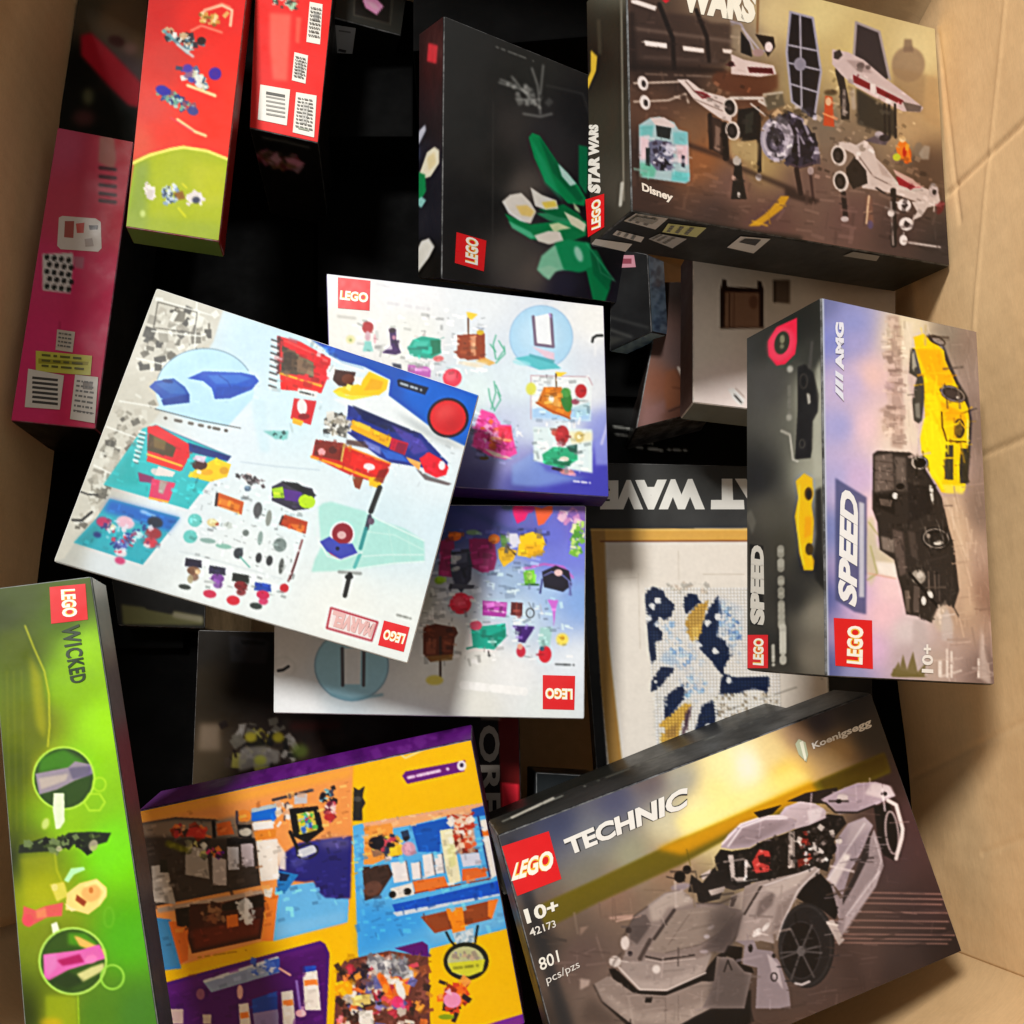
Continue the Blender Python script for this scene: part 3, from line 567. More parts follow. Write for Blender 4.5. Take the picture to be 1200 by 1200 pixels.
c.P('440,160 475,140 490,700 440,640 430,500 445,400','1f1e1a',.9,1.5).P('90,260 120,330 100,400 60,300','77756c',.5,1)
c.dash('253,475 258,900',38,'a8a69a',.75,16,4).dash('264,900 266,1115',38,'c4c2b6',.85,9,2).dash('212,1000 214,1115',18,'c8c6ba',.8,3)
c.P('85,450 160,460 157,900 88,885','20201c')
c.done(); s.sheet(c, 'side_print', 1.35)
s.text('SPEED','896,733 895,640 880,638 879,731','dcd8cc','title_lettering',bold=.07)
s.logo('876,744 900,744 900,783 876,783','895,780 895,748 883,748 882,779')
b.bottom.sheet(b.canvas(b.bottom,'4a483e').done(), 'side_print', 4)

# ------------------------------------------------------------------ spacecraft box
b = bx['space']; f = b.front; c = b.canvas(f)
c.bg([(738,10,'5b4a40'),(760,62,'3a2c26'),(800,90,'4a3a33'),(850,10,'857463'),(875,45,'978a76'),(908,20,'dcc894'),(960,20,'e2d296'),(1000,60,'d8c78c'),(1080,60,'e6d8a0'),(1098,120,'d2b886'),(1060,150,'c0a67e'),(880,112,'6a4a38'),(770,135,'6a5040'),(800,160,'86694f'),(820,185,'9a6a44'),(860,215,'7a6056'),(900,262,'6e544e'),(1000,255,'745c56'),(1085,200,'6b5848'),(1105,290,'4a4240'),(758,240,'4e3c34'),(840,255,'54443e'),(960,150,'857868'),(935,100,'a89a74'),(1030,150,'8a7c68'),(985,70,'c8b480'),(745,180,'42332c'),(1000,190,'867668'),(890,190,'b09a6c'),(740,-50,'5a4c40'),(1000,-30,'e2d296'),(1050,270,'5a4a46'),(950,215,'7a645a')])
c.m(740,0,6)
c.P('0,20 220,90 460,110 560,160 700,170 700,420 640,470 0,420','4c3d36',.8,2).Ln('20,200 700,290',22,'8a7a6e',.6,1.5).Ln('80,400 600,430',18,'6e5f56',.6,1.5).Ln('0,470 640,500',40,'2c1f1a',.8,2)
c.P('90,285 250,305 250,340 95,320','fdf0e0',1,.5).P('360,322 510,342 510,372 365,355','f8e8d8',1,.5).P('640,342 710,350 700,378 645,370','f4e2d0',1,.5)
c.Ln('195,30 290,270 300,480',30,'261a16',.95,.6).Ln('455,70 530,260 545,430',28,'2a1e19',.95,.6).Ln('890,0 885,230',14,'8a6a48',.9,.5).Ln('0,100 20,480',40,'2c201b',.7,2)
c.P('600,500 900,520 1030,520 1030,620 900,680 640,640 560,560','6b432e',.8,2)
c.P('0,0 40,0 178,45 165,75 0,20','eee2d4',1,.4).P('215,0 272,0 240,22','d8283c')
c.P('700,380 790,420 1000,460 1020,520 900,540 700,520','dcc8be').P('815,470 990,480 1000,520 830,510','6a1420').Ln('700,150 770,170 860,350 950,360',14,'a8a0a4').Ln('780,200 900,350',12,'b8b0b2').P('770,220 830,300 850,400 770,370','1e1c22').P('870,240 1000,260 1010,330 960,400 930,330','2a1c18').E(965,330,28,36,'f2dcd4').E(890,370,40,28,'a8908a').E(700,450,22,20,'401018')
c.dash('100,520 600,540',16,'7a6a5e',.7,10,5).Ln('700,690 930,690 950,740 900,710',22,'d2c6b8',1,.4)
c.m(740,80,6)
c.Ln('20,105 330,95',14,'c8b8a8',.9,.5).Ln('20,235 260,225 380,180 400,240',14,'c0b0a0',.9,.5)
for x, y in ((80,105),(95,240)): c.E(x,y,36,52,'e8dcd0',1,-15,.4).E(x+6,y+4,16,26,'3a2c28',1,-15)
c.P('320,80 400,80 440,110 500,160 650,200 720,240 700,380 620,350 520,280 440,220 380,140','dccbc0',1,.3).P('430,155 500,165 560,200 500,215','8a3038').Ln('380,90 450,170 640,250',7,'7a6a62').Ln('440,215 640,300',6,'8a7a70')
c.P('540,330 560,570 620,600 690,640 670,400 620,360','4a3a32').Ln('655,400 665,630',44,'241b18').Ln('550,330 560,560',30,'362822').P('590,400 625,420 620,590 585,570','8a7466',.9,.6)
c.P('750,290 900,270 885,500 770,520 740,420','25211e').P('800,330 860,300 850,450 800,460','3c3c34')
for x, y in ((695,275),(712,440)): c.E(x,y,50,68,'d8cabc',1,-12).E(x-4,y,36,54,'221c1a',1,-12).E(x-8,y,20,32,'3c3634',1,-12)
c.Ln('895,340 900,720',30,'2a201c').E(895,765,22,26,'d8d0c8').Ln('840,250 940,330',12,'c8bcb0').P('930,190 1060,170 1080,260 960,300 940,240','6a6454',.9,1).Ln('930,185 1060,170',16,'c0b8a4',.9,.6)
c.Ln('400,540 640,620 760,700 1150,860',30,'3a2c28',.8,2)
c.P('690,500 900,520 890,660 760,640 700,600','b8a478',.8,2)
c.m(900,0,5.714)
c.P('150,80 300,120 355,480 310,790 160,680 125,350','23212b').Ln('150,80 300,120 355,480 310,790 160,680 125,350 150,80',16,'a4a2ac',1,.3)
for p in ('130,300 330,340','135,420 350,470','145,560 340,620','215,100 225,720'): c.Ln(p,13,'a4a2ac',1,.3)
c.E(215,430,42,46,'8e8c98')
c.P('590,150 745,212 810,520 770,545 570,372','453e42').Ln('575,370 590,150 745,212 815,530',18,'a8a09e',.95,.4)
c.E(940,430,112,120,'96826e',.75,0,1.2).P('912,262 962,262 975,350 905,350','8a7866',.8,1).P('830,450 1060,500 1045,770 850,720','a28c6c',.7,2).P('1060,500 1140,520 1150,860 1040,800','b89c74',.6,2)
c.P('590,590 770,700 850,740 860,920 600,830','3c3a34',.9,1.5)
c.P('460,360 500,380 510,520 545,700 545,800 490,800 480,600 450,480','3a3330').P('500,590 520,600 520,780 495,770','8a8078').Ln('565,600 575,720',30,'b8ac9a',.8,1)
c.P('430,330 540,350 640,400 780,520 940,640 1040,720 1020,750 900,745 690,640 560,560 490,500 430,430','cfbeba',1,.3).P('570,500 682,560 682,602 570,550','8d1f30').P('725,580 905,672 890,700 730,622','8d1f30').P('440,350 480,330 500,370 470,400 440,390','4a4442').P('520,400 640,410 700,490 600,480','a89894',.8,.8).E(620,440,26,22,'6a5e5c',.8).E(670,450,18,16,'6a5e5c',.8).P('690,560 720,560 715,640 685,620','f0e2dc').P('900,680 1030,710 1020,750 930,745','7a6e66').Ln('590,580 900,735',8,'f0c8c0',.7)
for x in (780, 810, 850): c.Ln([(x,700),(x+5,920)],16,'2f2c2c')
c.P('385,640 430,650 445,850 370,840','cf5a30',.9,.5).E(405,680,20,28,'e8b890').Ln('370,760 440,790',10,'f0a070').E(420,620,45,20,'5a4a34',.8,0,1)
c.P('130,740 220,780 300,900 335,960 320,1100 200,1130 120,1090 60,800','2f2b36').E(60,930,112,150,'a29ca6').E(55,932,84,116,'c0bac0',1,0,.3,8).E(50,940,62,84,'4a4650').E(52,940,30,44,'7a747c').E(55,940,16,24,'1c1a20')
for p in ('140,760 230,800 270,900','190,860 240,960','200,900 210,1050','240,820 300,950'): c.Ln(p,15,'928c98',.95,.3)
c.E(320,1020,12,16,'e8e4e8').Ln('120,1090 210,1120 310,1090',14,'5a4a52')
c.m(920,120,6)
c.Ln('80,470 110,640',34,'3a2a28').Ln('175,470 200,700',20,'54403c').E(180,480,22,30,'b8a8a4',.8).P('0,600 250,690 200,720 0,660','3a2c28',.8,1.5)
c.P('560,270 600,250 640,230 690,210 740,260 700,300 640,290','6a6068',.9,.6).E(660,225,30,22,'b0a8ac').E(700,250,40,24,'3a3438')
c.P('340,290 430,270 500,300 560,265 620,320 640,390 700,450 790,560 950,590 1080,640 1100,740 960,700 900,690 760,640 600,610 540,600 560,480 480,360','d4c6bc',1,.3)
c.P('430,460 490,380 570,480 580,570 480,610 430,520','39322e').P('780,520 860,540 935,580 890,612 800,580','a3263a').P('760,470 900,540 960,600 900,590 780,510','d8b4a8',.9,.4).Ln('520,380 620,520 780,600',8,'8a7c74').E(545,320,24,26,'a89c90').P('640,400 700,460 760,540 680,510','b8a89e',.8,.8)
for x, y in ((378,372),(392,555)): c.E(x,y,54,74,'d8ccc0',1,-10).E(x-4,y,38,56,'2c2623',1,-10).E(x-8,y+4,20,34,'443c38',1,-10)
c.Ln('410,640 425,800',34,'33292a').E(420,820,28,20,'c0b4b0').Ln('590,680 600,840',44,'8a6a5a',.9,.8).Ln('590,660 570,850',14,'d8b898').Ln('640,600 700,640',14,'4a403c').Ln('760,620 765,1000',40,'2e2827').Ln('745,700 760,1000',16,'8a807a').E(745,780,24,24,'e0d8d0').E(600,860,20,30,'6a6080',.8,0,.6)
c.E(855,370,32,60,'f06a10',1,0,.6).P('780,320 820,245 860,290 890,420 840,420 800,400','f2882c').E(825,260,22,22,'ffd8a0').E(785,385,28,26,'c8d040').E(840,350,14,34,'c83010').E(940,340,34,60,'8a8070',.7,0,.8).P('980,300 1020,310 1010,400 960,400 940,360','b0a898',.7,.8)
for x, y, r in ((838,722,48),(852,855,50)): c.E(x,y,r,r-4,'ece6de').P([(x-8,y-26),(x+30,y),(x+6,y+26),(x-20,y+6)],'4a4040')
c.E(832,968,28,36,'f0eae2').Ln('870,985 1090,1018',13,'d8d0c8',.9,.4).P('890,700 1010,680 1080,720 1000,740 960,800 890,830 930,770','d4c8be').E(1045,620,34,50,'b8aca6',1,0,.5).E(1050,630,14,20,'3a3230').E(1090,740,26,50,'7a3034',.8,20,.6)
c.m(740,80,6)
c.P('1050,900 1110,900 1060,990 900,1110 820,1110 960,1010','c89a2c',1,.5).P('0,990 300,1040 820,1130 1200,1180 1200,1240 0,1100','3a332e',.8,2)
c.P('730,640 770,640 780,760 810,920 700,920 715,760','2a2624',1,.4).E(742,650,30,34,'b8b0a4').E(720,770,14,20,'c0a090').E(755,890,10,20,'c8c0b4')
c.P('52,400 130,350 200,340 300,380 330,430 395,450 412,790 380,810 60,765','a8c4c4',1,.4).P('60,400 160,400 140,500 60,480','74bcb8',.9,1).P('290,450 395,450 390,560 300,530','7cc0c0',.9,1).P('60,660 180,690 160,770 62,760','6cb89c',.9,1).P('60,480 130,470 110,640 60,640','f0c8cc',.8,1).P('310,540 400,540 400,680 330,660','f0c0c4',.8,1).P('290,720 400,740 400,800 280,790','68c4c0',.9,1)
c.P('130,350 230,345 310,400 300,420 170,400','d8c8c0').P('170,400 280,420 270,500 180,480','2c3434').P('120,520 170,500 280,520 300,640 280,720 180,720 130,660','6a6a80',.9,.5).clutter('150,510 290,530 280,730 160,700','d8d8e0 3a3444 504858 c8c8d4 1c1a24',40,8,22,.9,2).P('100,560 130,560 130,690 100,680','2a3c3c').P('350,610 375,615 375,700 350,690','303448')
c.m(0,0,1).grit('735,90 860,110 900,250 745,240',120,1.5,5,10,.14,1).grit('780,85 930,110 985,210 890,200',160,1.2,4,20,.4,2,(.3,.8),.7).grit('970,60 1060,110 1095,215 1090,260 975,190',180,1.2,4,25,.28,3,(.3,.8),.7).grit('735,0 870,20 870,90 738,90',90,2,6,5,.15,4,(.1,.3)).grit('905,120 960,130 960,190 900,190',90,1.5,6,None,.6,5,(.3,.8),.7).grit('738,240 1112,305 1105,200 900,230 740,140',500,2,10,8,.12,6,(.08,.3),.6)
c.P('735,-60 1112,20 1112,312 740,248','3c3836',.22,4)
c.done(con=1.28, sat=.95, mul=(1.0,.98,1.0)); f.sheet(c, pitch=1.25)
f.text('WARS','799,13 884,28 888,-12 799,-26','fdf6e4','title_lettering',bold=.07)
f.text('Disney','753,226 788,239 789,227 752,214','f2e4d4','lettering',bold=.04)
s = b.left; c = b.canvas(s); c.bg([(690,60,'1c1a14'),(720,40,'2c2b24'),(720,150,'33332a'),(700,250,'2c2c26'),(725,230,'45443c'),(725,-20,'5a5a50')]); c.m(370,0,3.243)
c.P('1045,190 1070,215 1065,270 1035,340 1020,330 1045,270','d2b046',.95,.5).Ln('1075,80 1080,200',14,'4a463a',.6,1); c.m(0,0,1); c.Ln('728,0 731,235',2,'8a867a',.8,.5).Ln('729,215 727,240',4,'c8c6bc',.8,.5); c.done(); s.sheet(c,'side_print')
s.text('STAR WARS','704,227 701,146 690,146 689,225','efeee4','title_lettering',bold=.07)
s.logo('686,234 708,227 708,266 689,278','704,266 704,232 693,236 693,270')
s = b.bottom; s.sheet(b.canvas(s,'1b1b16').done(),'side_print',2.5)
for q, h in (('731,259 745,250 783,256 768,269','c8c4bc'),('718,275 723,270 755,278 751,284','dcd8d0'),('693,286 698,280 741,286 733,295','dedbd2'),('776,272 783,262 828,267 816,278','cfcf88'),('760,280 773,274 805,280 788,291','b0aea8'),('852,290 868,277 903,280 883,297','e6e2da'),('988,300 1000,295 1031,300 1027,306','a09c94')): s.patch(q,h)
for k_, q in enumerate(('731,259 745,250 783,256 768,269','718,275 723,270 755,278 751,284','776,272 783,262 828,267 816,278','760,280 773,274 805,280 788,291')): s.lines(q, 3, seed=k_)
s.patch('866,284 873,280 892,281 885,288','2a2a28','printed_mark'); s.patch('740,258 746,254 772,258 764,263','9a9890','printed_mark')
# ------------------------------------------------------------------ tilted white and sky blue box
b = bx['spider']; f = b.front; c = b.canvas(f)
c.bg([(300,400,'cfe4f0'),(280,500,'e6edf2'),(200,360,'d8d4c8'),(150,450,'cfc8ba'),(100,600,'b5aea0'),(450,620,'d8e8ee'),(520,560,'e9f1f4'),(530,500,'f0f3f4'),(250,700,'eff0ec'),(400,720,'f4f2ea'),(120,660,'dde0e0'),(80,650,'b9b5ab'),(330,480,'d9ecf2'),(330,600,'e8f0f0'),(460,500,'e8eef2'),(480,740,'f2f2ec'),(200,600,'e4eaec'),(300,650,'eef0ee'),(520,620,'dcebf2')])
c.P('183,337 262,362 250,400 225,440 190,480 160,520 130,565 112,600 95,625 75,655 62,658 120,500','cbc4b6',.95,1)
c.clutter('185,345 255,368 240,410 190,470 150,440','6a655a 9a9488 eeeade 3c3a34 b5ada0 dcd6c8',120,2,7,.85,3)
c.clutter('150,440 190,470 150,540 100,620 80,640 120,510','8a8478 a9a294 e4dfd2 56524a c0b8aa d8d2c4',110,2,7,.75,5)
for p in ('188,352 250,370','178,388 236,394','160,420 215,432','140,470 190,478','231,350 228,410','125,500 165,515','110,545 140,560'): c.Ln(p,1.6,'efebe0',.9,.3)
for p in ('185,354 231,366 228,390 180,384',): c.Ln(p+' 185,354',1.2,'4a463e',.8,.3)
c.m(150,330,6)
c.P([(540+345*math.cos(t),760+290*math.sin(t)) for t in np.linspace(2.75,6.5,30)]+[(700,1020),(480,985),(190,895)],'c2e2f2',1,.8)
c.Ln([(540+345*math.cos(t),760+290*math.sin(t)) for t in np.linspace(3.4,5.8,22)],6,'6a7c88',.8,.3)
c.P('150,740 190,700 320,680 400,740 430,790 430,850 250,870 220,800','2c57a4').P('190,715 320,690 400,760 410,790 300,790','4a76b8',.7,.8).P('430,790 430,850 250,870 235,830','1e3f88',.8,.6).E(280,700,40,14,'1a3a78',.8,10,.4)
c.P('420,680 530,630 800,640 890,660 920,700 870,760 720,820 610,825 590,750 530,700','2759b6').P('560,660 780,650 870,680 760,720 620,720','4a7ccc',.75,.8).P('620,740 760,740 880,740 720,820 612,825','1c459a',.6,.6)
c.Ln('190,895 500,975 790,1030',6,'4c4a46').dash('262,960 700,1050',22,'5f574e',.85,9,4).Ln('640,660 700,700 720,740',8,'1c4290',.6)
c.P('870,800 960,820 1000,1200 930,1200 880,960','cfe6ee',.6,2).P('950,1050 1130,1050 1120,1110 1040,1110','6ab0a8',.7,.8).clutter('1010,1050 1120,1050 1110,1110 1030,1100','3a5a58 8accc4',8,8,16)
c.m(300,380,4.444)
c.P('255,60 380,110 700,200 1190,385 1110,645 960,575 690,372 700,290 560,220 400,180','2356a8',1,.3).P('800,240 1190,385 1110,645 900,520 760,380','1a66c2',.9,4).Ln('270,75 420,190 560,245',16,'f2f2ee',1,.6).Ln('300,90 450,200 560,230',8,'9ab8d8',.8,.5)
c.P('735,292 745,285 900,330 880,368 740,322','182238').dash('755,308 872,346',12,'c8d0d8',.8,7)
c.P('690,372 960,575 1108,645 1105,670 900,600 700,520 470,430 400,390','f2f3f2',1,.8).P('700,440 950,560 1100,650 1000,640 860,570','b0b4b4',.7,3)
c.P('110,60 230,90 390,180 380,260 340,360 250,340 130,340','d8242c').P('135,110 300,200 300,280 130,250','5a4838').P('210,150 300,200 300,270 215,250','8a6e58',.8,.5).P('140,150 190,140 180,240 135,240','46382c').Ln('150,85 340,170 380,200',9,'f06a60',.7,.5)
c.Ln('125,255 340,322',12,'f0a838').P('130,265 340,330 340,358 130,340','e02a22').Ln('120,70 115,250',18,'5a1a1c',.9,.5)
for i in range(8): c.Ln([(82-i*2,80+i*34),(118-i*2,92+i*34)],9,'4a4442',.9,.3); c.Ln([(84-i*2,92+i*34),(118-i*2,106+i*34)],9,'f0f0ec',.9,.3)
c.P('198,385 315,400 285,525 180,490','cc2430').E(240,430,26,42,'f0e4e0',1,-8).E(250,480,30,16,'8a1420').P('190,485 250,505 235,530 190,515','f0b030').P('218,330 325,352 312,385 215,362','eee8e2').dash('230,352 305,370',9,'3a3a3a',.9,6)
c.Ln('180,520 190,560',10,'b8c8c8',.7,.5)
c.P('378,215 420,225 395,290 365,280','f4f2ee').P('410,235 520,250 500,330 430,320 400,290','4a281c').E(480,285,34,26,'6a3a24').P('590,245 690,290 680,340 640,370 500,372 400,350 430,330 540,310','f4c41e').P('600,280 665,300 650,340 560,345','e8a418',.8,.6).P('510,270 560,280 545,320 515,300','f4f0e6').P('400,350 440,345 470,370 620,372 500,395 430,375','e8d838',.9,.5).P('475,310 500,318 490,350 465,335','f8e070')
c.P('480,420 560,450 700,510 860,570 1000,720 985,780 860,745 700,720 640,690 560,630 470,560','25357e').P('500,420 700,505 860,570 700,560 560,500','1c2450',.9,.5).P('560,600 650,640 650,680 570,640','8a90d0',.8,.8).P('640,640 760,680 800,720 680,700','3a68c0',.9,.6).P('700,520 860,600 900,660 820,680','5a4a9c',.8,1)
c.P('500,495 710,590 690,642 490,545','f0a81c').P('520,500 600,535 590,560 510,525','f8c848',.8,.4).P('705,590 795,620 775,682 695,650','bc2040').P('740,610 790,625 770,680 720,660','7a1840',.8,.5).P('780,690 860,720 850,760 800,720','f0a868')
c.P('850,700 900,665 960,700 1003,745 990,785 940,800 880,770','e2263a').E(968,735,18,24,'f6e6e4').P('830,750 900,790 1020,830 1000,840 880,810','5a4a4a',.8,.5)
c.clutter('360,450 480,440 520,520 470,600 380,580 350,530','d8d0c4 6a6660 a89e90 3c3a38 efe8de 8a8272',90,6,20,.9,6)
c.P('310,600 460,620 480,640 700,725 690,770 650,830 500,790 290,690','c62c20').P('310,600 460,620 445,712 300,682','7c2a1c').E(342,665,20,20,'f0a0a0').E(400,655,22,20,'5a2018').Ln('460,625 445,712',10,'d8a860').Ln('480,640 700,725',9,'f08c30').P('500,670 660,735 640,790 490,735','e82a20',.8,.5).E(590,742,30,18,'f4d8d8',1,10).Ln('290,690 440,740 600,805',15,'f0941c').P('590,795 670,800 640,855 590,840','f8b818').P('500,790 560,800 540,860 515,850','8a4420').P('470,600 560,610 600,650 470,625','4a302c',.8,.6).P('640,760 690,750 660,830 620,810','7a2018',.8,.5)
c.m(300,380,4.444).E(1000,487,108,104,'1e1a24').E(1000,487,94,90,'cc2a30').E(985,460,60,46,'e8605c',.7,-30,5).E(1020,520,50,40,'9a1820',.5,-30,6)
c.m(340,560,5.217)
c.P('170,180 200,155 250,145 480,210 545,260 700,310 820,385 822,510 640,525 400,560 270,570 130,575 150,500 190,420','a6dccd',.75,1)
c.Ln('470,210 540,255 820,385',7,'eef8f4',.9,.4).Ln('440,480 600,470 815,470',6,'e4f4ee',.8,.4).Ln('480,330 640,350 815,440',6,'d0eee4',.8,.4).Ln('400,556 640,522 820,512',7,'f0f8f4',.9,.4).Ln('175,185 150,340 200,420',6,'e0f2ec',.7,.4).Ln('600,300 640,525',4,'c8e8dc',.6).Ln('720,340 740,515',4,'c8e8dc',.6)
c.Ln('548,60 494,205',32,'2b2c2b').Ln('560,70 510,190',6,'6a6c6a',.7).Ln('486,235 468,310',26,'4a4a58').E(495,265,20,22,'6a5a6a').Ln('464,310 430,430',24,'3c8c8c',.9).Ln('425,470 395,545',22,'5aaaa6',.8).Ln('300,575 430,585',20,'8a8c88',.8,.5).Ln('365,590 335,720',28,'2c2c2a').E(360,605,26,16,'1a1a1a')
c.E(318,345,76,80,'f2f0f0').E(320,342,64,66,'8a2434').E(315,350,28,24,'d8a8a8').P('180,390 240,358 300,400 380,400 412,460 310,502 225,450','474ea4').P('230,450 310,500 250,470','c8485a').E(290,432,12,12,'181c3a').Ln('160,360 230,480 310,500 440,455',7,'f4f2f2',.8,.4)
c.P('250,790 540,880 500,1000 218,920','f6e0dc').Ln('250,795 535,882 498,996 224,918 250,795',12,'a8283c',.95,.3)
c.dash('655,838 745,862',16,'8a8a84',.7,5)
c.m(70,480,5.4545)
c.P('280,480 530,120 610,100 1095,300 960,460 820,637','3cb2b4').P('820,210 1095,300 1075,330 830,270','1a3474').P('280,480 460,250 480,340 520,480','2a9a98',.6,3).Ln('610,100 1095,300',8,'1a2c60',.5,.5)
c.P('560,110 620,100 825,220 830,300 780,390 560,300','d42630').P('570,150 745,240 722,305 558,262','54422a').P('600,170 680,200 670,260 600,240','7c6438',.8,.6).Ln('560,285 780,360',14,'f2b040').P('560,300 780,375 770,395 555,330','e03a28')
for i in range(7): c.Ln([(548-i*8,150+i*30),(508-i*6,140+i*30)],12,'efefea',.9,.3); c.Ln([(548-i*8,164+i*30),(512-i*6,154+i*30)],7,'6a4a4a',.8,.3)
c.P('500,400 600,430 600,470 510,460','8a2a5a',.9,.5).E(620,400,40,22,'c8ccc8',1,20).P('630,360 740,400 720,430 610,420','e8dcd4').P('590,440 740,470 700,585 640,590 570,560','d24a6c').P('640,450 690,460 660,540 630,530','a8b0a0',.8,.6).Ln('575,565 690,590',14,'f2a840')
c.P('820,425 870,380 1000,310 1095,350 1070,430 960,462','f4c61e').E(895,355,48,32,'4a241e').P('870,290 940,300 920,340 850,320','d8c8d8').E(940,400,40,20,'e8a018',.8).E(890,400,16,14,'f4e8c8').E(1050,390,30,24,'c88a10',.7,0,.5)
c.P('90,850 230,700 320,570 770,690 660,830 530,992','36a2ae').P('320,570 770,690 700,780 280,650','1e5ab0',.85,3).P('90,850 230,720 280,760 200,870','1c7a80',.6,3).Ln('525,650 610,680',10,'d8e8f8',.7,.8).E(540,655,30,14,'9ac0f0',.6,15,1)
for x,y,r,h in ((280,720,48,'b82a58'),(420,720,44,'d85870'),(420,722,60,'e8c0cc'),(440,810,30,'2c3a84'),(395,860,46,'6a6ab0'),(390,915,40,'f0d8dc'),(385,965,34,'c03a6a'),(610,720,50,'20242e'),(600,790,52,'9a2a30'),(580,850,48,'d03848'),(330,750,30,'e8d8b0'),(240,800,26,'1c2c6a'),(500,800,36,'cfe4e4'),(560,870,20,'f0e8e8')): c.E(x,y,r,r*.7,h,.9,15,1)
c.clutter('240,690 640,720 600,880 390,960 250,820','e8e0e8 c83850 2c3878 8ac8d0 7a3a60 f0f0f0',60,8,18,.75,8,.4)
c.Ln('105,515 180,542 240,545',9,'161616').Ln('82,706 140,708 175,680 205,655',15,'161616').Ln('95,725 180,715 215,680',5,'f0f0ec',.7)
c.m(210,540,4.615)
c.Ln('330,5 520,30 760,50',4,'9aa8b8',.6,.5)
c.clutter('300,80 360,60 480,110 460,140 320,110','6a5a5c b0a8a8 3a3436 d8c8c4',40,5,14,.85,3).E(370,150,18,16,'6a7a8a')
c.P('500,140 560,110 720,150 735,190 700,260 620,270 500,215','3a3444').P('500,150 560,140 570,200 510,200','a8cc34').P('565,150 665,170 655,225 570,212','5a3680').E(690,220,46,38,'b6d820',1,10).P('550,110 640,120 745,188 700,190 600,140','17171c')
c.P('200,178 215,172 350,222 338,292 195,240','c2601e').P('220,200 330,240 320,270 215,235','e88838',.8,.5).Ln('205,180 198,240',14,'3a2a28').Ln('230,250 320,280',7,'f0b070',.8)
c.P('570,290 695,330 684,396 540,345','b04a22').P('600,340 680,350 676,385 620,370','e8803c',.8,.5).Ln('560,300 545,340',10,'4a2a20')
for x,y,rx,ry,h in ((85,322,38,36,'66bcb4'),(60,410,38,36,'66bcb4'),(265,350,26,18,'c8ccc4'),(180,335,30,22,'e0c890'),(425,265,24,42,'4c4c4c'),(484,310,16,44,'8a8c84'),(438,418,14,38,'8a9a94'),(545,455,36,38,'75807c'),(430,525,17,28,'2e2e30'),(488,540,18,28,'2e2e30'),(552,570,14,44,'5a5c58'),(360,390,18,18,'6a706c'),(320,500,26,30,'262a30'),(155,432,44,14,'8aa49c'),(240,462,44,14,'8ab4a4'),(205,342,10,10,'a04428')): c.E(x,y,rx,ry,h,.9,8,.5)
c.Ln('330,520 380,575',8,'5aa090',.8,.3).Ln('665,430 625,560 590,650',12,'8a5a5a',.9,.4).E(568,688,24,24,'bc2838').Ln('645,500 600,640',8,'5a2428')
for x,y,ca,cb in ((80,560,'2a2438','7a5a48'),(210,600,'2c2840','7a4a90'),(335,640,'20241e','7a2428'),(455,690,'2a4a9c','c02a58')):
    c.P([(x-45,y-35),(x+45,y-20),(x+42,y+20),(x-50,y+10)],ca).E(x-2,y+35,36,24,cb,1,10,.4).E(x,y+70,26,20,cb,.85,0,.6).E(x+62,y-8,22,22,'fafafa',1,0,.8)
c.E(100,600,14,14,'f0c8a0').E(165,720,36,22,'c23a58',1,10,.5).E(292,755,36,26,'c82c40',1,10,.5).E(415,785,34,18,'3a423e',1,10,.5).E(30,682,34,14,'3c423c',1,10,.5).E(60,640,16,24,'a89878',.8)
c.Ln('0,490 100,510 560,640',4,'b8c0c4',.6,.6)
c.m(0,0,1).grit('325,395 400,410 385,450 322,460',120,1.5,6,15,.35,1).grit('375,470 540,520 525,560 450,580 368,540',200,1.2,4,18,.25,2).grit('150,500 270,530 225,590 125,565',120,1.2,4,15,.2,3).grit('130,590 210,610 170,660 90,640',90,1.2,4,15,.2,4).grit('215,560 370,570 340,700 230,690',300,1,4,15,.5,5).grit('175,450 310,440 300,470 190,475',20,1,4,15,.1,6)
c.done(mul=(.955,.985,1.0)); f.sheet(c, pitch=1.25)
f.text('MARVEL','440,731 391,715 386,733 434,747','e8b8b4','lettering',bold=.06)
f.logo('450,727 480,735 473,764 443,756','476,743 451,737 448,749 472,755')
c = b.canvas(b.bottom,'c8c8c2'); c.done(); b.bottom.sheet(c,'side_print',3)

# ------------------------------------------------------------------ the two white and violet boxes
b = bx['ariel_up']; f = b.front; c = b.canvas(f)
c.bg([(385,325,'eef0f0'),(400,380,'e8e8e2'),(480,340,'ecedf0'),(560,350,'e2e8ec'),(700,370,'f4f4f0'),(610,450,'dceaf0'),(640,440,'dcecf4'),(560,460,'dcecec'),(480,390,'e6e8e2'),(450,460,'ece8e0'),(590,510,'c8d0e8'),(620,500,'d0dcec'),(600,540,'9a98c8'),(560,560,'4c4a7c'),(555,535,'6a6a96'),(640,555,'5c62b4'),(610,565,'484a90'),(660,575,'4646a0'),(700,545,'5450b0'),(705,570,'4040a0'),(708,500,'9098d4'),(695,460,'e4e8ec'),(660,500,'e0eaf0'),(550,578,'3c3a68'),(470,560,'8a8ab0')])
c.P('600,545 625,530 640,552 660,556 690,562 640,572 600,568','8aa8dc',.6,2).P('690,560 714,530 714,583 600,577','4442a4',.8,3).P('696,520 706,505 714,500 714,545 698,545','8d94d8',.8,1.5).Ln('705,520 712,497',3,'d8d8f4',.6,.8)
c.m(380,310,6.667)
c.Ln('110,405 240,420',20,'bcbab4',.9,1).E(340,490,44,50,'a23438',1,0,.5).E(340,560,22,40,'c8a8b0',1,0,.6).P('315,600 365,600 385,680 300,680','86c4bc',.9,.6).E(205,585,36,34,'dcd8a4',.9,0,.8).E(205,590,12,12,'8a9a60',.8)
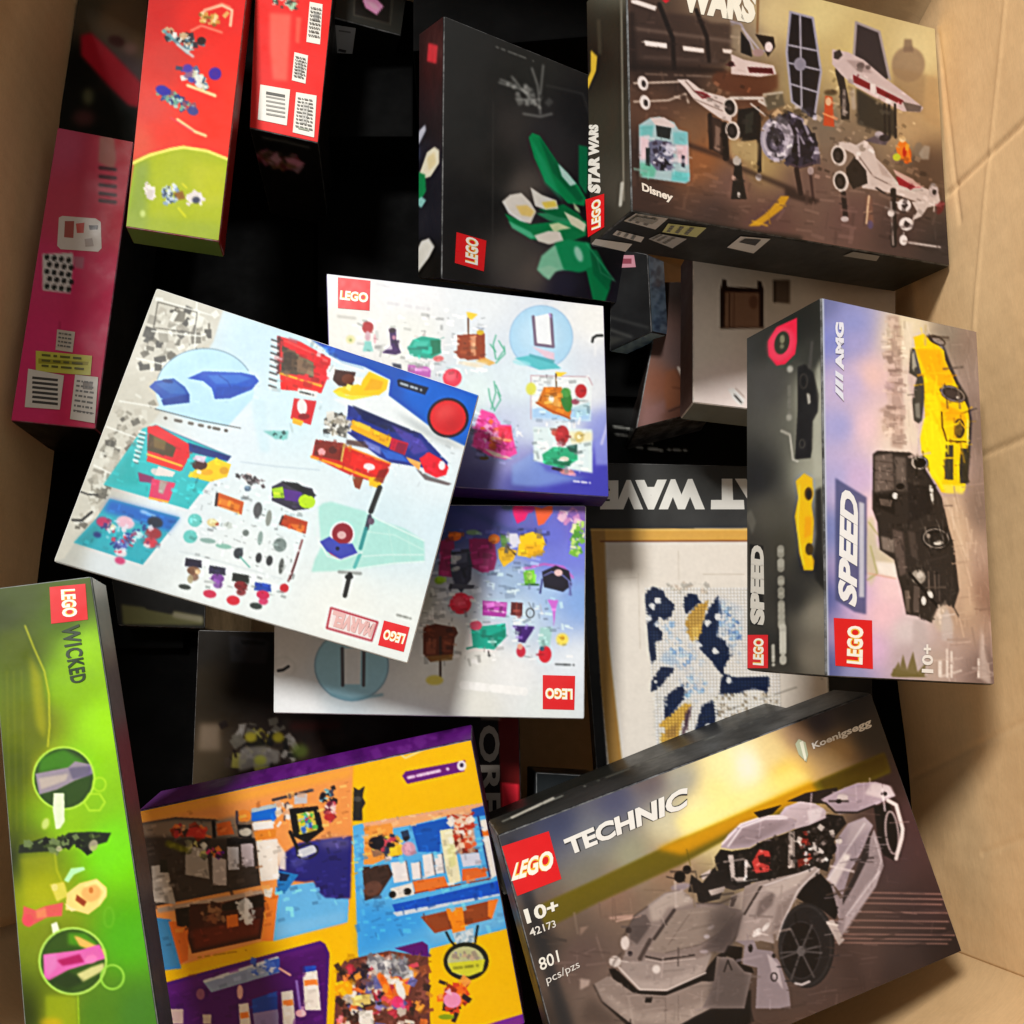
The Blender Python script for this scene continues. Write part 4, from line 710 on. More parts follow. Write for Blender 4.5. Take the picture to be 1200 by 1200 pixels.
c.P('505,500 560,505 565,600 600,690 560,705 450,690 520,630','46285e',1,.4).E(532,515,26,20,'3a2238').E(545,570,16,18,'c090a0',.8).E(395,580,10,40,'e0a0a8',.7,0,.5)
c.P('655,650 690,590 760,560 900,580 915,690 840,735 670,715','2c9c88',1,.4).P('830,590 912,590 905,690 835,715','1d6e54',.9,.6).P('700,600 820,600 800,640 690,650','54bca8',.8,.8).P('650,640 830,640 820,665 650,665','1f7a6c',.8,.5).Ln('760,520 790,520 775,560',8,'9a9a98',.8).E(892,735,42,24,'cc7878',1,0,.5).Ln('910,580 935,570',8,'8ab0a8')
c.P('1040,550 1230,545 1230,720 1120,745 1010,682 1060,660','8c4628',1,.4).P('1065,570 1110,570 1110,650 1065,640','c08060',.8,.5).P('1150,570 1200,570 1200,680 1150,660','d8a888',.8,.5).P('1010,682 1220,670 1220,740 1120,748','7a3a20',.8,.5).Ln('1125,420 1125,560',13,'6a4a34').P('1110,370 1150,375 1200,390 1150,435 1120,410','ecc850',1,.4).Ln('1050,765 1200,790',14,'e0ccb0',.8,1)
c.P('655,780 835,800 828,885 650,850','b56aae',1,.4).P('670,800 820,815 815,835 665,820','d8a0d0',.8,.5).E(1000,885,74,72,'d4445a',1,0,.4).E(985,870,44,40,'e8707c',.8,0,1.5).P('530,770 600,780 605,820 540,800','2a3044',.9,.6)
c.dash('500,300 820,350',26,'d0ced2',.4,7,4).dash('410,150 560,190',20,'dcdce0',.6,4,2).E(955,358,16,16,'ffffff',.9,0,1)
c.m(540,330,4.617)
c.P('-20,290 130,280 132,420 -20,415','8c4628').P('50,295 80,292 82,400 55,405','d8a080',.8,.5).P('80,430 130,410 190,440 155,455','d6aa60',.9,.5).P('10,430 150,440 100,470 10,450','e8dcc4',.8,1).E(105,275,20,14,'c8a828')
for p in ('190,290 175,340 190,420','205,320 235,370 200,420','190,380 160,340','235,350 240,390 190,440','180,540 190,600 165,690','200,600 215,640 180,700','150,580 160,640 180,690','190,560 215,620'): c.Ln(p,7,'4fa080',.8,.4)
c.E(435,300,172,172,'aed2ec',1,0,.8).E(435,300,170,170,'8aa8cc',.6,0,.4,5).E(430,290,120,100,'c4e0f4',.6,0,5)
c.P('395,190 490,170 505,350 400,340','eef2f6').Ln('392,190 405,340 500,352 488,180',17,'706074',.9,.4).Ln('480,175 485,190',10,'b0a0d0')
c.P('385,350 505,385 505,440 470,420','e2c2d0',.9,.7).P('290,415 365,400 505,440 545,470 425,478','62b8c0',.95,.6).P('370,390 510,425 500,445 370,405','4c9ca4',.8,.5).E(330,440,50,14,'a0dce4',.7,10,.8)
c.P('70,800 110,690 180,715 215,775 272,775 280,840 305,930 240,962 150,940 65,890','e2549c',1,.6).clutter('90,720 170,710 210,800 280,850 290,930 160,930 80,870','f48cc0 c83480 e060a8 f0a8d0 a82c6c e87040',70,8,22,.85,4,.3).P('205,780 272,785 285,870 240,870 200,830','dc3c52',.9,.6).Ln('160,845 270,860',16,'f0a07c',.9,.5).P('120,900 180,920 250,945 280,960 180,945','e8d8c8',.9,.6).E(125,955,26,10,'5a4a20')
c.P('380,510 690,515 712,560 702,755 380,742','e8eef0').P('382,680 702,690 702,755 382,742','a6c8ee',.9,1.5).Ln('380,742 380,508 690,515 712,560',5,'b89098',.8,.4).P('450,570 545,570 560,640 600,700 590,735 500,715 410,660','c4782a',1,.4).P('460,610 530,615 535,680 470,660','e0a860',.8,.6).E(490,635,14,20,'f4ecdc').Ln('410,655 470,690 590,740',10,'a85a1c').E(572,640,30,66,'3f7a3c',1,-10,.5).E(570,600,26,26,'5a9850',.8,0,.5).E(650,592,32,38,'b03438',1,0,.5).E(620,650,22,16,'8a4a58',.9,0,.5).P('600,680 700,650 690,720 620,730','a8ccd8',.7,1).E(380,580,28,34,'d4d468',1,0,.8).P('512,488 575,492 540,515 515,512','eecb50').Ln('515,500 517,570',8,'6a5030')
c.P('392,785 710,800 712,1035 560,1012 395,968','dcecee',1,.8).P('580,810 710,815 710,860 600,880','f0e4b4',.8,1.5).E(548,830,38,52,'a83438',1,0,.6).E(508,815,18,20,'b84a3c',.8,0,.5).P('440,935 500,895 620,900 637,960 560,1012 450,985','35a078',1,.5).P('570,890 630,880 630,930 590,920','2a5048',.9,.6).E(540,880,22,18,'c8a0a8',.9).P('500,960 600,970 590,1000 500,985','186a50',.8,.5).E(560,960,26,14,'e0d8c8',.9).Ln('500,1010 570,1025',16,'2c2030').E(575,1030,40,16,'cc9090',.9,5,.6).E(640,840,26,30,'cdb878',.9,0,.7).E(640,840,12,12,'f4ecc0')
c.dash('612,1080 708,1090',10,'dcdcf4',.9,5).Ln('712,325 716,305 735,292 765,292',14,'1e2020').Ln('730,355 725,400',10,'fafafa',.6,1)
c.m(0,0,1).grit('415,375 570,360 570,440 415,440',160,1.2,5,5,.4,1).grit('555,480 610,500 605,545 550,540',120,1.5,5,20,.35,2).grit('625,440 690,440 690,560 625,550',140,1.2,5,0,.4,3)
c.done(); f.sheet(c, pitch=1.25)
f.logo('396,325 434,329 433,364 396,361','398,351 431,355 432,343 399,340')
b.bottom.sheet(b.canvas(b.bottom,'3a2468').done(),'side_print',3)

b = bx['ariel_low']; f = b.front; c = b.canvas(f)
c.bg([(530,600,'3c4480'),(560,610,'4a4c8c'),(510,620,'34406c'),(600,600,'6460a4'),(620,620,'6c6cb4'),(650,625,'6e74cc'),(680,605,'8a6cb0'),(650,660,'767cd4'),(680,700,'8aaae0'),(640,690,'a8c4e8'),(600,680,'a0b8d4'),(675,780,'e4ecf4'),(640,830,'e4eae8'),(560,825,'e2e2da'),(540,700,'c0c8d8'),(520,740,'dcdedc'),(610,720,'c8dcec'),(350,830,'eef2f4'),(400,800,'c0d0d8'),(600,790,'eceeee'),(490,700,'a4a8a0'),(560,770,'e6e6e0'),(330,760,'e0e0dc'),(500,800,'e4e8e4'),(500,600,'2a2c50'),(470,640,'5a6a80'),(680,650,'7c84d8'),(480,830,'e0e8ea'),(440,620,'40486c')])  # violet print, its upper left darkened by the upper box's painted-in shadow
c.m(480,580,4.444)
c.Ln('250,60 400,130 500,180 700,200',20,'2c4068',.6,3)
c.P('530,40 600,40 625,80 600,130 560,150 540,100','dc2472',1,.5).P('650,60 690,70 745,45 745,90 700,150 670,160','ee6a44',1,.5).E(620,70,30,24,'c02c80',.9,0,.6).E(510,55,34,26,'4a5a68',.8,0,1).clutter('770,90 860,80 900,140 800,150','e8c0d8 c890c0 f4e4f0 8a6ab0',24,10,22,.9,2,.4).clutter('840,150 910,140 905,320 830,320','b4d878 7ab048 e4f0b0 5a9440',36,8,18,.9,3,.3)
c.P('575,210 640,192 690,205 705,250 690,300 620,325 560,315','f6c420',1,.4).P('600,260 690,260 680,300 610,320','e8a818',.7,1).P('460,285 480,270 560,290 540,340 490,375 465,330','e4b424').P('470,200 500,210 510,270 480,270','5a8040',.9,.5).P('500,200 560,200 580,250 540,270 510,240','e8e8f0',.9,.6).Ln('510,270 550,310',10,'5a4a20')
c.P('310,225 440,230 455,330 440,390 380,405 310,370','8c2c64',1,.6).P('380,300 420,300 410,380 370,380','a85080',.7,1).P('160,240 230,215 235,300 225,430 150,420','84305c',1,.6).P('215,290 310,280 325,360 320,440 270,510 225,460 210,360','3c3e50').P('230,310 300,300 300,350 230,360','5c6074',.8,.6).E(245,330,26,14,'c0c4c8',.8,-20,.5).E(240,385,24,12,'b0b4b8',.8,-20,.5).P('210,460 340,470 330,490 200,490','4c4e5c').E(265,565,56,56,'c8304a',1,0,.5).E(255,555,30,28,'e06070',.7,0,1.5).E(235,215,34,24,'cc6a2c').E(440,230,30,26,'d07434').E(155,445,26,20,'7a9a28',1,0,.8).E(330,195,36,14,'7a9a70',.8,0,.6)
c.Ln('590,385 700,360 800,375 850,430',12,'c864b0',.7,.6).P('690,400 760,368 830,395 845,470 800,505 700,480','1e1a2a',1,.4).Ln('700,420 740,400 800,420 845,460 830,520',8,'7a80b8',.8).Ln('690,440 680,510',10,'4a5080').E(775,405,22,18,'dcb8b8').Ln('830,450 840,520',10,'6a74a8').P('590,395 650,390 655,460 600,465','72b440').Ln('585,465 670,468',10,'2a5a24').E(625,420,16,22,'b8e080',.8)
c.P('380,550 508,560 502,637 380,627','a4449c').P('385,555 505,563 503,585 385,575','c87cc0',.8,.5).Ln('410,600 490,610',8,'f0d8f0',.8).P('530,558 590,562 586,632 525,625','5c2a28').Ln('558,560 555,628',6,'8a4a40').E(628,615,20,24,'3c3c3c',.9,0,0,6).Ln('620,560 640,600',5,'6a6a6a',.7).P('718,545 775,548 760,600 752,690 745,600','c678d0',1,.5).Ln('680,570 690,620',8,'b8bcc8',.6)
c.P('70,690 130,670 240,690 252,720 235,745 225,840 110,870 70,830','5c301c').P('85,750 140,750 135,830 85,830','8a5440',.8,.6).P('170,750 225,750 220,820 170,820','7a4430',.8,.6).Ln('160,740 160,945',11,'3c2a20').P('90,840 230,830 220,860 110,870','8a6a38',.8,.6).E(130,965,46,26,'d0c460',.9,0,1)
c.P('320,690 500,670 502,740 440,805 330,795','1c9c88',1,.4).P('400,740 500,700 500,740 440,790','127a68',.8,.6).E(345,680,32,26,'cc6078').Ln('300,800 340,790',10,'1c8a78').E(430,765,26,8,'a8e4d8',.9).Ln('410,810 415,840',8,'5a5a5a').P('535,680 650,685 640,710 600,770 565,765 570,720','46246e',1,.4).E(580,815,24,30,'b8344a',1,0,.6).E(575,790,14,16,'d8a090').P('680,690 745,690 730,790 680,790 670,760','a4cec8',.9,.8).E(705,830,34,44,'c42a3a',1,0,.5).E(690,800,12,12,'3a5a6a').E(795,752,32,32,'ecd86c',1,0,1).E(795,745,12,12,'b89030')
c.dash('280,990 650,1030',44,'fafaf8',.6,10,2).dash('762,882 865,886',12,'6a6e70',.8,6,3)
c.m(220,780,5)
c.E(960,0,215,205,'9ccade',.95,0,1).E(960,0,215,205,'5a7a90',.7,0,.5,7).P('915,-100 1015,-100 1010,110 915,110','e4e8ea',.9,.5).Ln('905,-100 908,115',20,'5a5a60').Ln('1032,-100 1030,115',20,'5a5a60').Ln('840,170 960,200 1140,170',16,'7aa4b4',.8,1).Ln('530,30 560,25 590,5',16,'202020').E(560,10,70,60,'c8ccc8',.6,0,1,8)
c.m(0,0,1).grit('500,620 640,620 640,690 500,720',200,1.5,6,0,.4,1).grit('490,710 670,700 670,770 490,780',200,1.2,5,0,.4,2)
c.done(); f.sheet(c, pitch=1.25)
f.logo('636,791 674,792 673,832 636,831','671,807 639,806 639,819 671,820')

# ------------------------------------------------------------------ bright yellow and orange box
b = bx['hallow']; f = b.front; c = b.canvas(f, 'f8ba0c')
c.m(160,900,4)
c.P('-5,215 1015,-10 1012,320 1000,640 980,730 560,820 90,960','ec9a5c',1,1).P('0,205 560,95 1010,-10 1010,40 0,260','f4a84c',.9,3)
c.P('650,560 790,540 830,535 880,600 995,612 990,722 640,812','70b6ee').P('640,740 980,670 980,725 640,812','8ac4f4',.6,3)
c.P('80,700 160,710 210,940 118,950','4c8cbc').P('150,720 250,720 240,900 205,920','dc7636').P('600,590 665,590 640,812 585,810','f2883e')
c.P('690,400 760,350 900,330 1012,318 1003,612 885,608 850,580 830,530 790,535 740,530 660,480','2b2a70',1,1).E(930,350,80,30,'8a80a8',.5,0,4).P('720,440 790,400 800,440 740,470','6a6ab0',.5,2).P('660,480 760,500 700,580 660,580','2c78b8')
c.P('10,260 180,230 370,240 560,330 582,550 55,655','3e3632').P('20,260 180,240 360,250 560,200 560,330 30,320','8a7a6c',.9,2)
c.P('70,460 140,450 185,640 80,625','b0a8a0').P('110,430 140,430 150,490 110,490','2c2a24').P('230,365 330,380 342,520 228,500','a29a92').clutter('240,340 340,350 340,430 240,400','c8c080 4a4a40 e0dcd0 7a7a60',16,8,18).P('355,410 420,430 422,550 358,550','b8aeaa').P('425,370 478,370 482,475 430,478','c8c6cc').P('488,350 545,355 552,460 495,462','c4b8be').P('425,330 550,330 550,350 425,365','1e1c1e').Ln('150,355 230,385',30,'6a6a20',.9,1.5)
c.clutter('150,270 340,270 350,330 150,310','d0543c e8804a 7a3020 3a2a24 f0a878 a83a3c',40,8,20,.9,2).P('250,270 330,290 320,330 230,320','c8403a',.8,.6).P('375,260 440,248 458,310 380,318','cc6a38').Ln('360,255 365,320',16,'17151a').E(503,225,34,30,'ee9044').Ln('470,205 472,260',12,'4a4048').clutter('330,370 400,370 400,420 330,420','d84878 6a2a8a e8884a 3a3040',14,8,16).P('470,265 540,265 540,330 480,325','201e20').E(510,300,30,20,'e0d8c8',.9,0,.5)
c.P('540,205 658,178 655,240 540,252','1a6cc8').P('540,190 655,165 655,185 540,210','b0c0c8').P('540,255 640,245 642,282 550,292','f4f0ec').P('550,300 655,288 652,322 560,342','de8a3c').P('560,342 660,332 668,520 582,532','f4eadf').P('580,360 640,350 645,500 590,510','fbf4ea',.7,1)
c.clutter('660,160 720,150 730,230 660,300','f0dcc8 d8a888 6a5a58 f4f0e8',20,8,20).Ln('640,150 820,105',14,'4a4040').P('740,130 800,120 800,165 740,170','c8c4c8').P('650,330 700,400 700,480 670,470','efe4da',.9,.8).P('665,490 720,500 700,530 670,530','1a2a4a')
c.P('715,190 850,178 878,290 800,352 735,320','14161a').P('750,215 830,202 848,290 768,312','cdbc58').clutter('755,215 830,210 845,285 770,305','e8c840 3a68b0 58a858 f0ecd0 c84a3a 8ac0d8',40,6,14,.9,4).Ln('720,300 760,390',16,'14161a').P('755,385 830,358 848,392 770,425','ccd0dc').E(800,390,50,34,'2c2c34',1,-15,0,8)
c.clutter('865,90 930,90 930,160 870,160','2c3038 4a4a58 8ac0c8 1c1c24',24,8,16,.9,5).clutter('880,160 930,160 930,250 890,250','e8a0a8 f4d8d0 c85a60 6a2c40',24,8,16,.9,6).E(905,230,26,18,'b03a3c')
c.P('95,655 590,570 600,600 100,680','a09a94',.8,1).P('250,640 400,630 585,590 602,660 582,800 260,870 240,800','401f18').P('260,760 580,700 575,780 270,850','6a2c1c',.8,2).P('180,660 250,650 245,750 190,740','221a16').clutter('280,640 420,640 440,720 300,720','6a4a38 8a5a40 3a2018 a07858',26,10,20,.8,3).P('420,690 475,685 478,740 425,752','dc7838').P('400,640 600,590 600,650 400,670','17120f',.9,.8).clutter('460,620 560,610 540,730 500,720','f4f4f2 d8d8d8 b8b8b8',26,8,18,.95,4).Ln('515,640 518,725',22,'f8f8f8').P('595,570 640,560 630,610 600,600','f4ecdc')
c.dash('290,888 540,850',8,'a8801c',.8,6)
c.P('105,1015 300,960 860,810 885,825 905,870 885,1330 105,1330','4d1666').P('110,1020 300,970 870,820 880,840 120,1080','5c2078',.8,2)
c.P('310,1000 660,888 672,958 350,1052','8e9cbc').Ln('320,1000 660,890',14,'c8ccd8').P('625,900 672,890 672,952 620,972','3c5cb4').clutter('540,900 660,900 660,950 540,980','4a6ac0 d0d4e4 2c3c80',16,8,16)
for x,y,w_,h in ((478,1108,46,150),(678,1050,54,200),(778,955,68,180)): c.P([(x,y),(x+w_,y-8),(x+w_+18,y+h),(x+12,y+h)],'eee6de').P([(x+6,y+40),(x+w_,y+34),(x+w_+4,y+62),(x+9,y+68)],'e88848')
c.P('540,1085 660,1045 662,1130 545,1150','28489c').P('545,1150 665,1130 668,1250 560,1260','8a80b0').P('780,930 840,925 842,950 780,960','2c4ca8').Ln('750,1000 770,1150',12,'8a6ab8').Ln('670,940 720,970',10,'e8a8a0').E(485,1050,14,34,'d8a8a8').P('150,1130 220,1130 220,1200 160,1200','c0a8a8').P('310,1155 350,1155 350,1200 312,1200','c8b8b0').E(300,1060,20,26,'8a5a78').E(770,1150,26,18,'e8b0c0')
c.m(390,920,4.287)
c.P('105,10 130,25 160,5 150,60 165,90 148,120 150,180 100,180','2c2a26',1,.4).E(125,70,22,14,'4a4844')
c.P('100,205 150,192 760,88 880,720 490,822 480,862 128,864','62aeea').P('130,600 480,640 480,700 130,860','3c98e8',.7,6).P('460,640 860,560 870,700 500,790','8ac0e8',.6,5)
c.P('150,192 760,88 770,140 600,150 400,200 170,240','eaac80').P('160,210 300,190 310,350 200,400 155,400','ea9a50').P('395,205 600,160 615,220 540,232 540,335 430,335','1c5cb4').P('695,122 772,98 780,150 700,162','1e5cb0').P('600,150 700,130 720,340 640,350 540,232 610,220','d8a080',.9,1)
c.clutter('195,280 260,230 380,240 400,340 300,400 200,340','22222a e8c860 f0e0d8 b84a5a 2a3850 8a6a58 f0b048 1a1a20',70,8,24,.92,5).P('285,310 350,300 350,350 290,360','f0c840').E(380,320,36,36,'d8a0b0',.9,0,.6).E(220,290,40,34,'1c1c26')
c.clutter('580,160 700,140 720,330 600,330','a83a28 e07048 f0d0b8 6a2a20 c85838 f4e8e0',60,8,20,.9,6).P('640,350 735,340 745,400 655,412','d4d8ec')
for p in ('290,390 368,382 385,480 308,492','392,392 438,386 446,468 402,476','450,352 500,344 516,450 462,466','508,352 550,345 562,440 520,446'): c.P(p,'ece8ea').Ln(p.split()[1]+' '+p.split()[2],8,'6a6468',.8)
c.P('538,228 600,218 645,482 588,502 566,420','ece6c4').P('570,300 610,300 620,400 590,420','d8d898',.8,1).P('740,178 782,168 828,452 790,472','f4ece4').P('748,230 790,222 792,252 752,258','e07c34').Ln('730,160 790,460',10,'2c3c6c')
c.P('400,482 560,458 582,510 415,545','dc7a3c').P('650,422 765,410 775,460 650,485','d8703a').Ln('400,545 790,470',7,'8a4020')
c.P('148,412 280,398 302,450 230,560 160,582','40302c').E(200,520,50,36,'6a4a40',.8,-20,.8).P('290,520 400,490 410,550 300,575','e8e4de').E(300,550,18,18,'18181a').E(375,535,20,18,'18181a')
c.P('298,600 500,558 832,480 840,545 560,600 320,652','1858bc').P('300,640 840,545 838,555 322,660','c8d8ec')
c.P('440,662 570,632 825,572 800,672 512,745','8c4a2c').P('568,622 652,612 668,742 605,752','f48c2a').P('780,580 832,572 800,672 780,660','f0843a')
c.Ln('570,740 590,780 620,815',12,'1c2420').Ln('728,708 715,790',12,'1c2420').P('600,745 705,718 712,790 622,805','b4ccdc').clutter('620,745 700,730 700,790 630,800','d8e4ec 8aa0b0',10,8,18)
c.E(670,885,114,96,'1d251d').E(668,885,92,74,'babc90').P('578,895 765,875 752,935 680,962 600,940','cccc44').clutter('600,840 740,830 730,870 600,870','9a9080 c0a890 8a8a9a',14,8,18).dash('610,920 740,905',16,'8a8a30',.7,8)
c.clutter('550,980 690,970 680,1090 620,1180 530,1080','2c2426 e87030 c84830 f0a050 8a3428',50,10,28,.92,7).E(600,1080,44,40,'ec98bc').P('560,1040 590,1020 600,1060','f0b8d0').E(570,1165,40,14,'8a9a20')
c.P('20,940 60,880 280,832 480,862 492,1300 0,1300','6a4038').clutter('20,920 280,840 480,900 490,1240 10,1240','e07840 2c2434 c8b8b0 8a5038 f0a048 d85868 6a6aa0 e8e0d0 3c2c28 a83848',170,12,34,.9,8).clutter('160,870 380,860 400,960 240,960','b0b0b4 8c8c90 d0d0d2 70707a',50,10,30,.95,9).P('310,820 450,785 478,805 482,862 400,850','5a1a6e').P('10,990 100,980 100,1050 10,1060','f0a81c').P('90,1060 190,1050 190,1100 100,1110','d8c078').P('130,1140 200,1130 210,1300 140,1300','f0ece4').E(340,1030,20,50,'f0f4f0',1,-20,.5).E(325,1090,30,30,'e8487c',.9,0,.6).Ln('240,960 290,1060',36,'ec7428',.95,.8)
c.P('735,1215 960,1148 1000,1400 400,1400 500,1280','7c358c')
c.m(0,0,1).grit('165,960 410,915 410,1060 180,1120',420,1.2,5,-13,.3,1,(.2,.6),.7).grit('410,965 575,945 590,1090 420,1100',320,1.2,5,-13,.22,2,(.2,.6),.7).grit('390,1120 505,1115 505,1210 390,1210',220,1.2,5,None,.35,3,(.2,.7),.7).grit('190,1150 380,1110 380,1210 195,1210',120,1.5,6,-13,.2,4)
c.m(400,800,3)
c.P('214,328 226,312 400,280 436,272 432,312 232,356','6c2274').dash('236,334 390,300',11,'e8c8ec',.85,9).E(423,292,16,18,'f0e4f0').E(423,290,7,8,'3a1c44')
c.P('195,208 330,175 330,190 300,225 250,235 215,225','7a4a9c',.8,1).Ln('225,225 245,238 265,225',10,'1a1018').Ln('300,230 225,265 205,250',8,'f0e0a0',.8)
c.done(); f.sheet(c, pitch=1.3)
c = b.canvas(b.top,'5e1c74'); c.clutter('160,930 545,850 550,866 162,950','6c2a84 4c1260 7c3a94',50,3,9,.6,3,1); c.P('160,915 240,900 245,935 160,955','8a7094',.5,3); c.done(); b.top.sheet(c,'side_print')

# ------------------------------------------------------------------ long bright green box
b = bx['wicked']; f = b.front; c = b.canvas(f)
c.bg([(5,720,'3c4618'),(30,760,'505e14'),(20,900,'3e4c0a'),(5,1000,'20280c'),(40,1000,'667410'),(60,1100,'76861a'),(100,760,'94c818'),(80,800,'84b010'),(120,850,'98d800'),(130,1000,'76d208'),(150,1100,'54a416'),(165,1190,'48782a'),(75,720,'4a6014'),(100,690,'4c5c24'),(45,850,'70780c'),(52,900,'a0a40c'),(25,1190,'2e380c'),(75,960,'88b80c'),(50,1050,'9ca412'),(110,1190,'507a1e'),(70,1190,'7c8814'),(90,900,'88cc04'),(25,700,'485424')])
c.m(0,680,3.75)
c.P('0,220 110,220 160,330 200,420 215,640 205,740 150,800 110,900 60,1180 20,1200 0,1000','55600c',.55,4).P('130,330 180,420 205,640 195,700 160,640 140,480','a0a010',.7,3)
c.Ln('110,200 150,300 195,400 215,500 218,640 210,730',6,'c8c838',.8,.5)
for x in (30,60,95): c.Ln([(x,400),(x+15,1100)],6,'8a9018',.25,1)
c.E(280,870,132,134,'2f4a16').P('170,780 280,740 360,790 380,850 250,830 170,850','4a8a1c',.7,2)
c.P('155,850 300,822 330,795 405,810 408,850 330,880 250,920 172,942','948c96',1,.6).P('170,870 300,850 290,880 180,920','c0b4a8',.8,1).P('300,825 400,815 400,860 320,875','5c5870',.7,1).E(280,870,134,136,'b0dc58',.9,0,.4,9)
c.P('236,935 282,935 284,1060 265,1090 245,1095 232,1010','e2f0cc',1,.5).E(437,897,28,30,'a8d838',.8,0,.5,8).Ln([(415+46*math.cos(t),975+42*math.sin(t)) for t in np.linspace(0,2*math.pi,7)],9,'a8d838',.85,.5).E(200,1070,16,26,'d0e090',.8,20,1)
c.P('85,1165 200,1130 250,1150 300,1110 400,1105 488,1110 470,1150 400,1170 380,1205 330,1160 250,1190 80,1200','1e2616',1,.6).clutter('85,1160 250,1130 480,1110 400,1190 90,1200','10140c 3c4a24 6a7a50 283018',40,8,22,.9,3).E(410,1165,20,26,'b0a890',.8,20,.6).E(260,1180,14,12,'c8c8a0',.7)
c.m(0,1000,6)
c.P('140,30 380,0 410,170 440,230 400,330 330,360 180,370','a4a816',.5,3).Ln('385,0 400,120 460,260',8,'d0d040',.7,1).P('450,190 500,105 590,95 600,115 520,150 480,205','b8f0b0',1,.6)
c.P('165,370 250,400 320,370 445,345 435,440 330,450 200,520 160,465','d4645e',1,.6).E(195,470,40,44,'d85860',1,0,.8).P('250,400 320,380 330,450 260,460','e8a068',.6,1).P('350,220 450,200 480,300 400,340','d4cc5c',1,.8)
c.P('470,280 560,210 680,178 750,240 752,300 700,370 620,430 520,400 460,400','f0d888',1,.6).E(640,280,70,60,'ecb070',.9,-20,1).P('540,290 610,340 590,375 530,330','8a3a1a',.9,.6).E(640,260,16,22,'b86a30',.7).Ln('600,230 680,200 740,270 700,350',16,'f4f0a0',.8,1).P('450,350 540,400 500,410','f4e0a0').E(385,240,22,26,'e0d880')
c.P('360,500 400,480 430,580 490,618 472,650 405,648 375,580','ecf6d8',1,.5).E(765,450,34,70,'78b83c',.6,0,1,10)
c.E(512,758,232,232,'38521a').P('480,560 600,560 700,640 600,660 480,640','64b01c',.6,2).P('520,580 560,590 640,630 740,680 740,730 560,650','e8b868',1,1)
c.P('305,712 560,680 700,640 742,740 640,770 480,820 345,895 310,870','d870ae',1,.6).P('400,752 560,708 592,765 440,792','a82464',1,1).P('310,720 400,705 400,800 330,880','dc90c4',.6,1.5).E(640,745,44,30,'f08cc0',.8,-15,1).P('540,850 640,800 730,770 735,820 580,905','e0dc9c',.9,1).P('330,900 480,830 600,900 480,960','1e2c10',.6,2)
c.E(512,758,234,232,'b0dc68',.95,0,.5,16).E(790,870,80,84,'96d050',.9,0,.5,15)
c.P('320,1000 545,1005 552,1300 330,1300','94a418',.7,2).Ln('548,1005 555,1200',8,'a8d030',.7).E(360,1190,80,30,'c8a818',.8,0,3)
c.done(); f.sheet(c, pitch=1.3)
f.logo('58,688 100,684 103,726 60,731','71,691 73,724 91,722 88,690')
f.text('WICKED','71,734 83,802 101,798 93,731','1c3410','title_lettering',bold=.03,space=1.12)
c = b.canvas(b.right,'8a9890'); c.bg([(110,680,'e0e8e4'),(120,720,'9aa6a6'),(130,800,'7c787e'),(150,900,'8a5060'),(165,1000,'5c504c'),(180,1100,'34303c'),(195,1200,'2c3440')]); c.done(); b.right.sheet(c,'side_print',2)

# ------------------------------------------------------------------ black art box with the mosaic picture
b = bx['wave']; f = b.front; c = b.canvas(f)
c.bg([(700,560,'3a3a38'),(850,560,'464644'),(700,600,'323231'),(850,605,'3c3c3c'),(690,700,'161617'),(700,850,'121213'),(700,930,'0e0e0f'),(980,700,'141414'),(900,930,'141414')])
c.m(680,500,5)
c.P('62,598 970,596 1400,596 1500,2300 250,2300 158,2000 120,1500 90,1000','efe6da',1,.4)
c.P('62,598 1400,596 1400,668 70,672','d8a85c').P('62,598 145,598 152,800 170,1300 250,2000 170,2010 120,1500','b48e54').Ln('62,605 1400,602',8,'e4c284',.8).Ln('120,672 1400,668',9,'7a4a2c',.95,.4).Ln('145,680 160,1200 245,1950',8,'cdbb9a',.8).P('150,690 400,700 400,900 160,900','e8dccc',.5,4)
for p in ('575,730 578,900','160,890 330,885','720,865 960,865','340,860 350,1300'): c.Ln(p,3,'b8ac9c',.7,.5)
c.m(740,640,4.615)
c.P('75,230 640,190 640,880 740,900 560,1000 160,1110 120,1000 95,600','ece4d8',.9,1.5)
N_ = '14223e'
c.P('75,250 115,218 170,240 190,280 232,312 220,370 180,400 150,380 130,420 170,470 160,510 120,520 135,600 110,640 95,560 75,300',N_,1,.5)
c.P('280,280 310,252 350,262 372,300 330,340 295,370 278,320',N_,1,.5).P('470,262 480,320 495,370 470,440 460,490 520,510 552,560 520,620 500,650 500,690 570,710 740,700 740,790 660,770 580,790 560,810 470,800 490,700 430,620 380,570 350,520 390,400 420,330',N_,1,.6)
c.P('160,650 240,660 200,700 160,760 105,790 110,720',N_,1,.5).P('170,820 290,730 335,735 290,820 180,950',N_,1,.5).P('380,860 440,830 470,900 440,990 370,1030 340,1000',N_,1,.6)
c.P('285,430 300,380 350,320 420,290 400,350 370,480 330,520 300,470','b4904c',1,.6).P('320,440 370,420 360,500 325,510','e0b868',.8,1).P('150,960 200,920 310,830 325,850 270,960 250,1060 160,1100','c8a050',1,.6).P('180,1000 250,950 240,1030 190,1040','8a6a3c',.7,1).P('290,900 330,860 300,980 270,1040','3a2430',.9,1)
c.P('470,270 600,330 600,480 540,520 460,480 470,400','a8bcd8',.5,2).P('180,560 330,640 330,700 240,660 150,620','a4bcdc',.7,1.5).P('290,790 340,770 330,820 280,830','9cc0dc',.9,1)
c.clutter('230,260 290,290 300,460 420,600 480,700 440,840 340,1040 280,1050 340,860 330,700 180,560 120,520 200,430','f4eee4 e4dcd0 d8d4d4 c8d0dc fbf6ee',230,7,15,.8,11,.3)
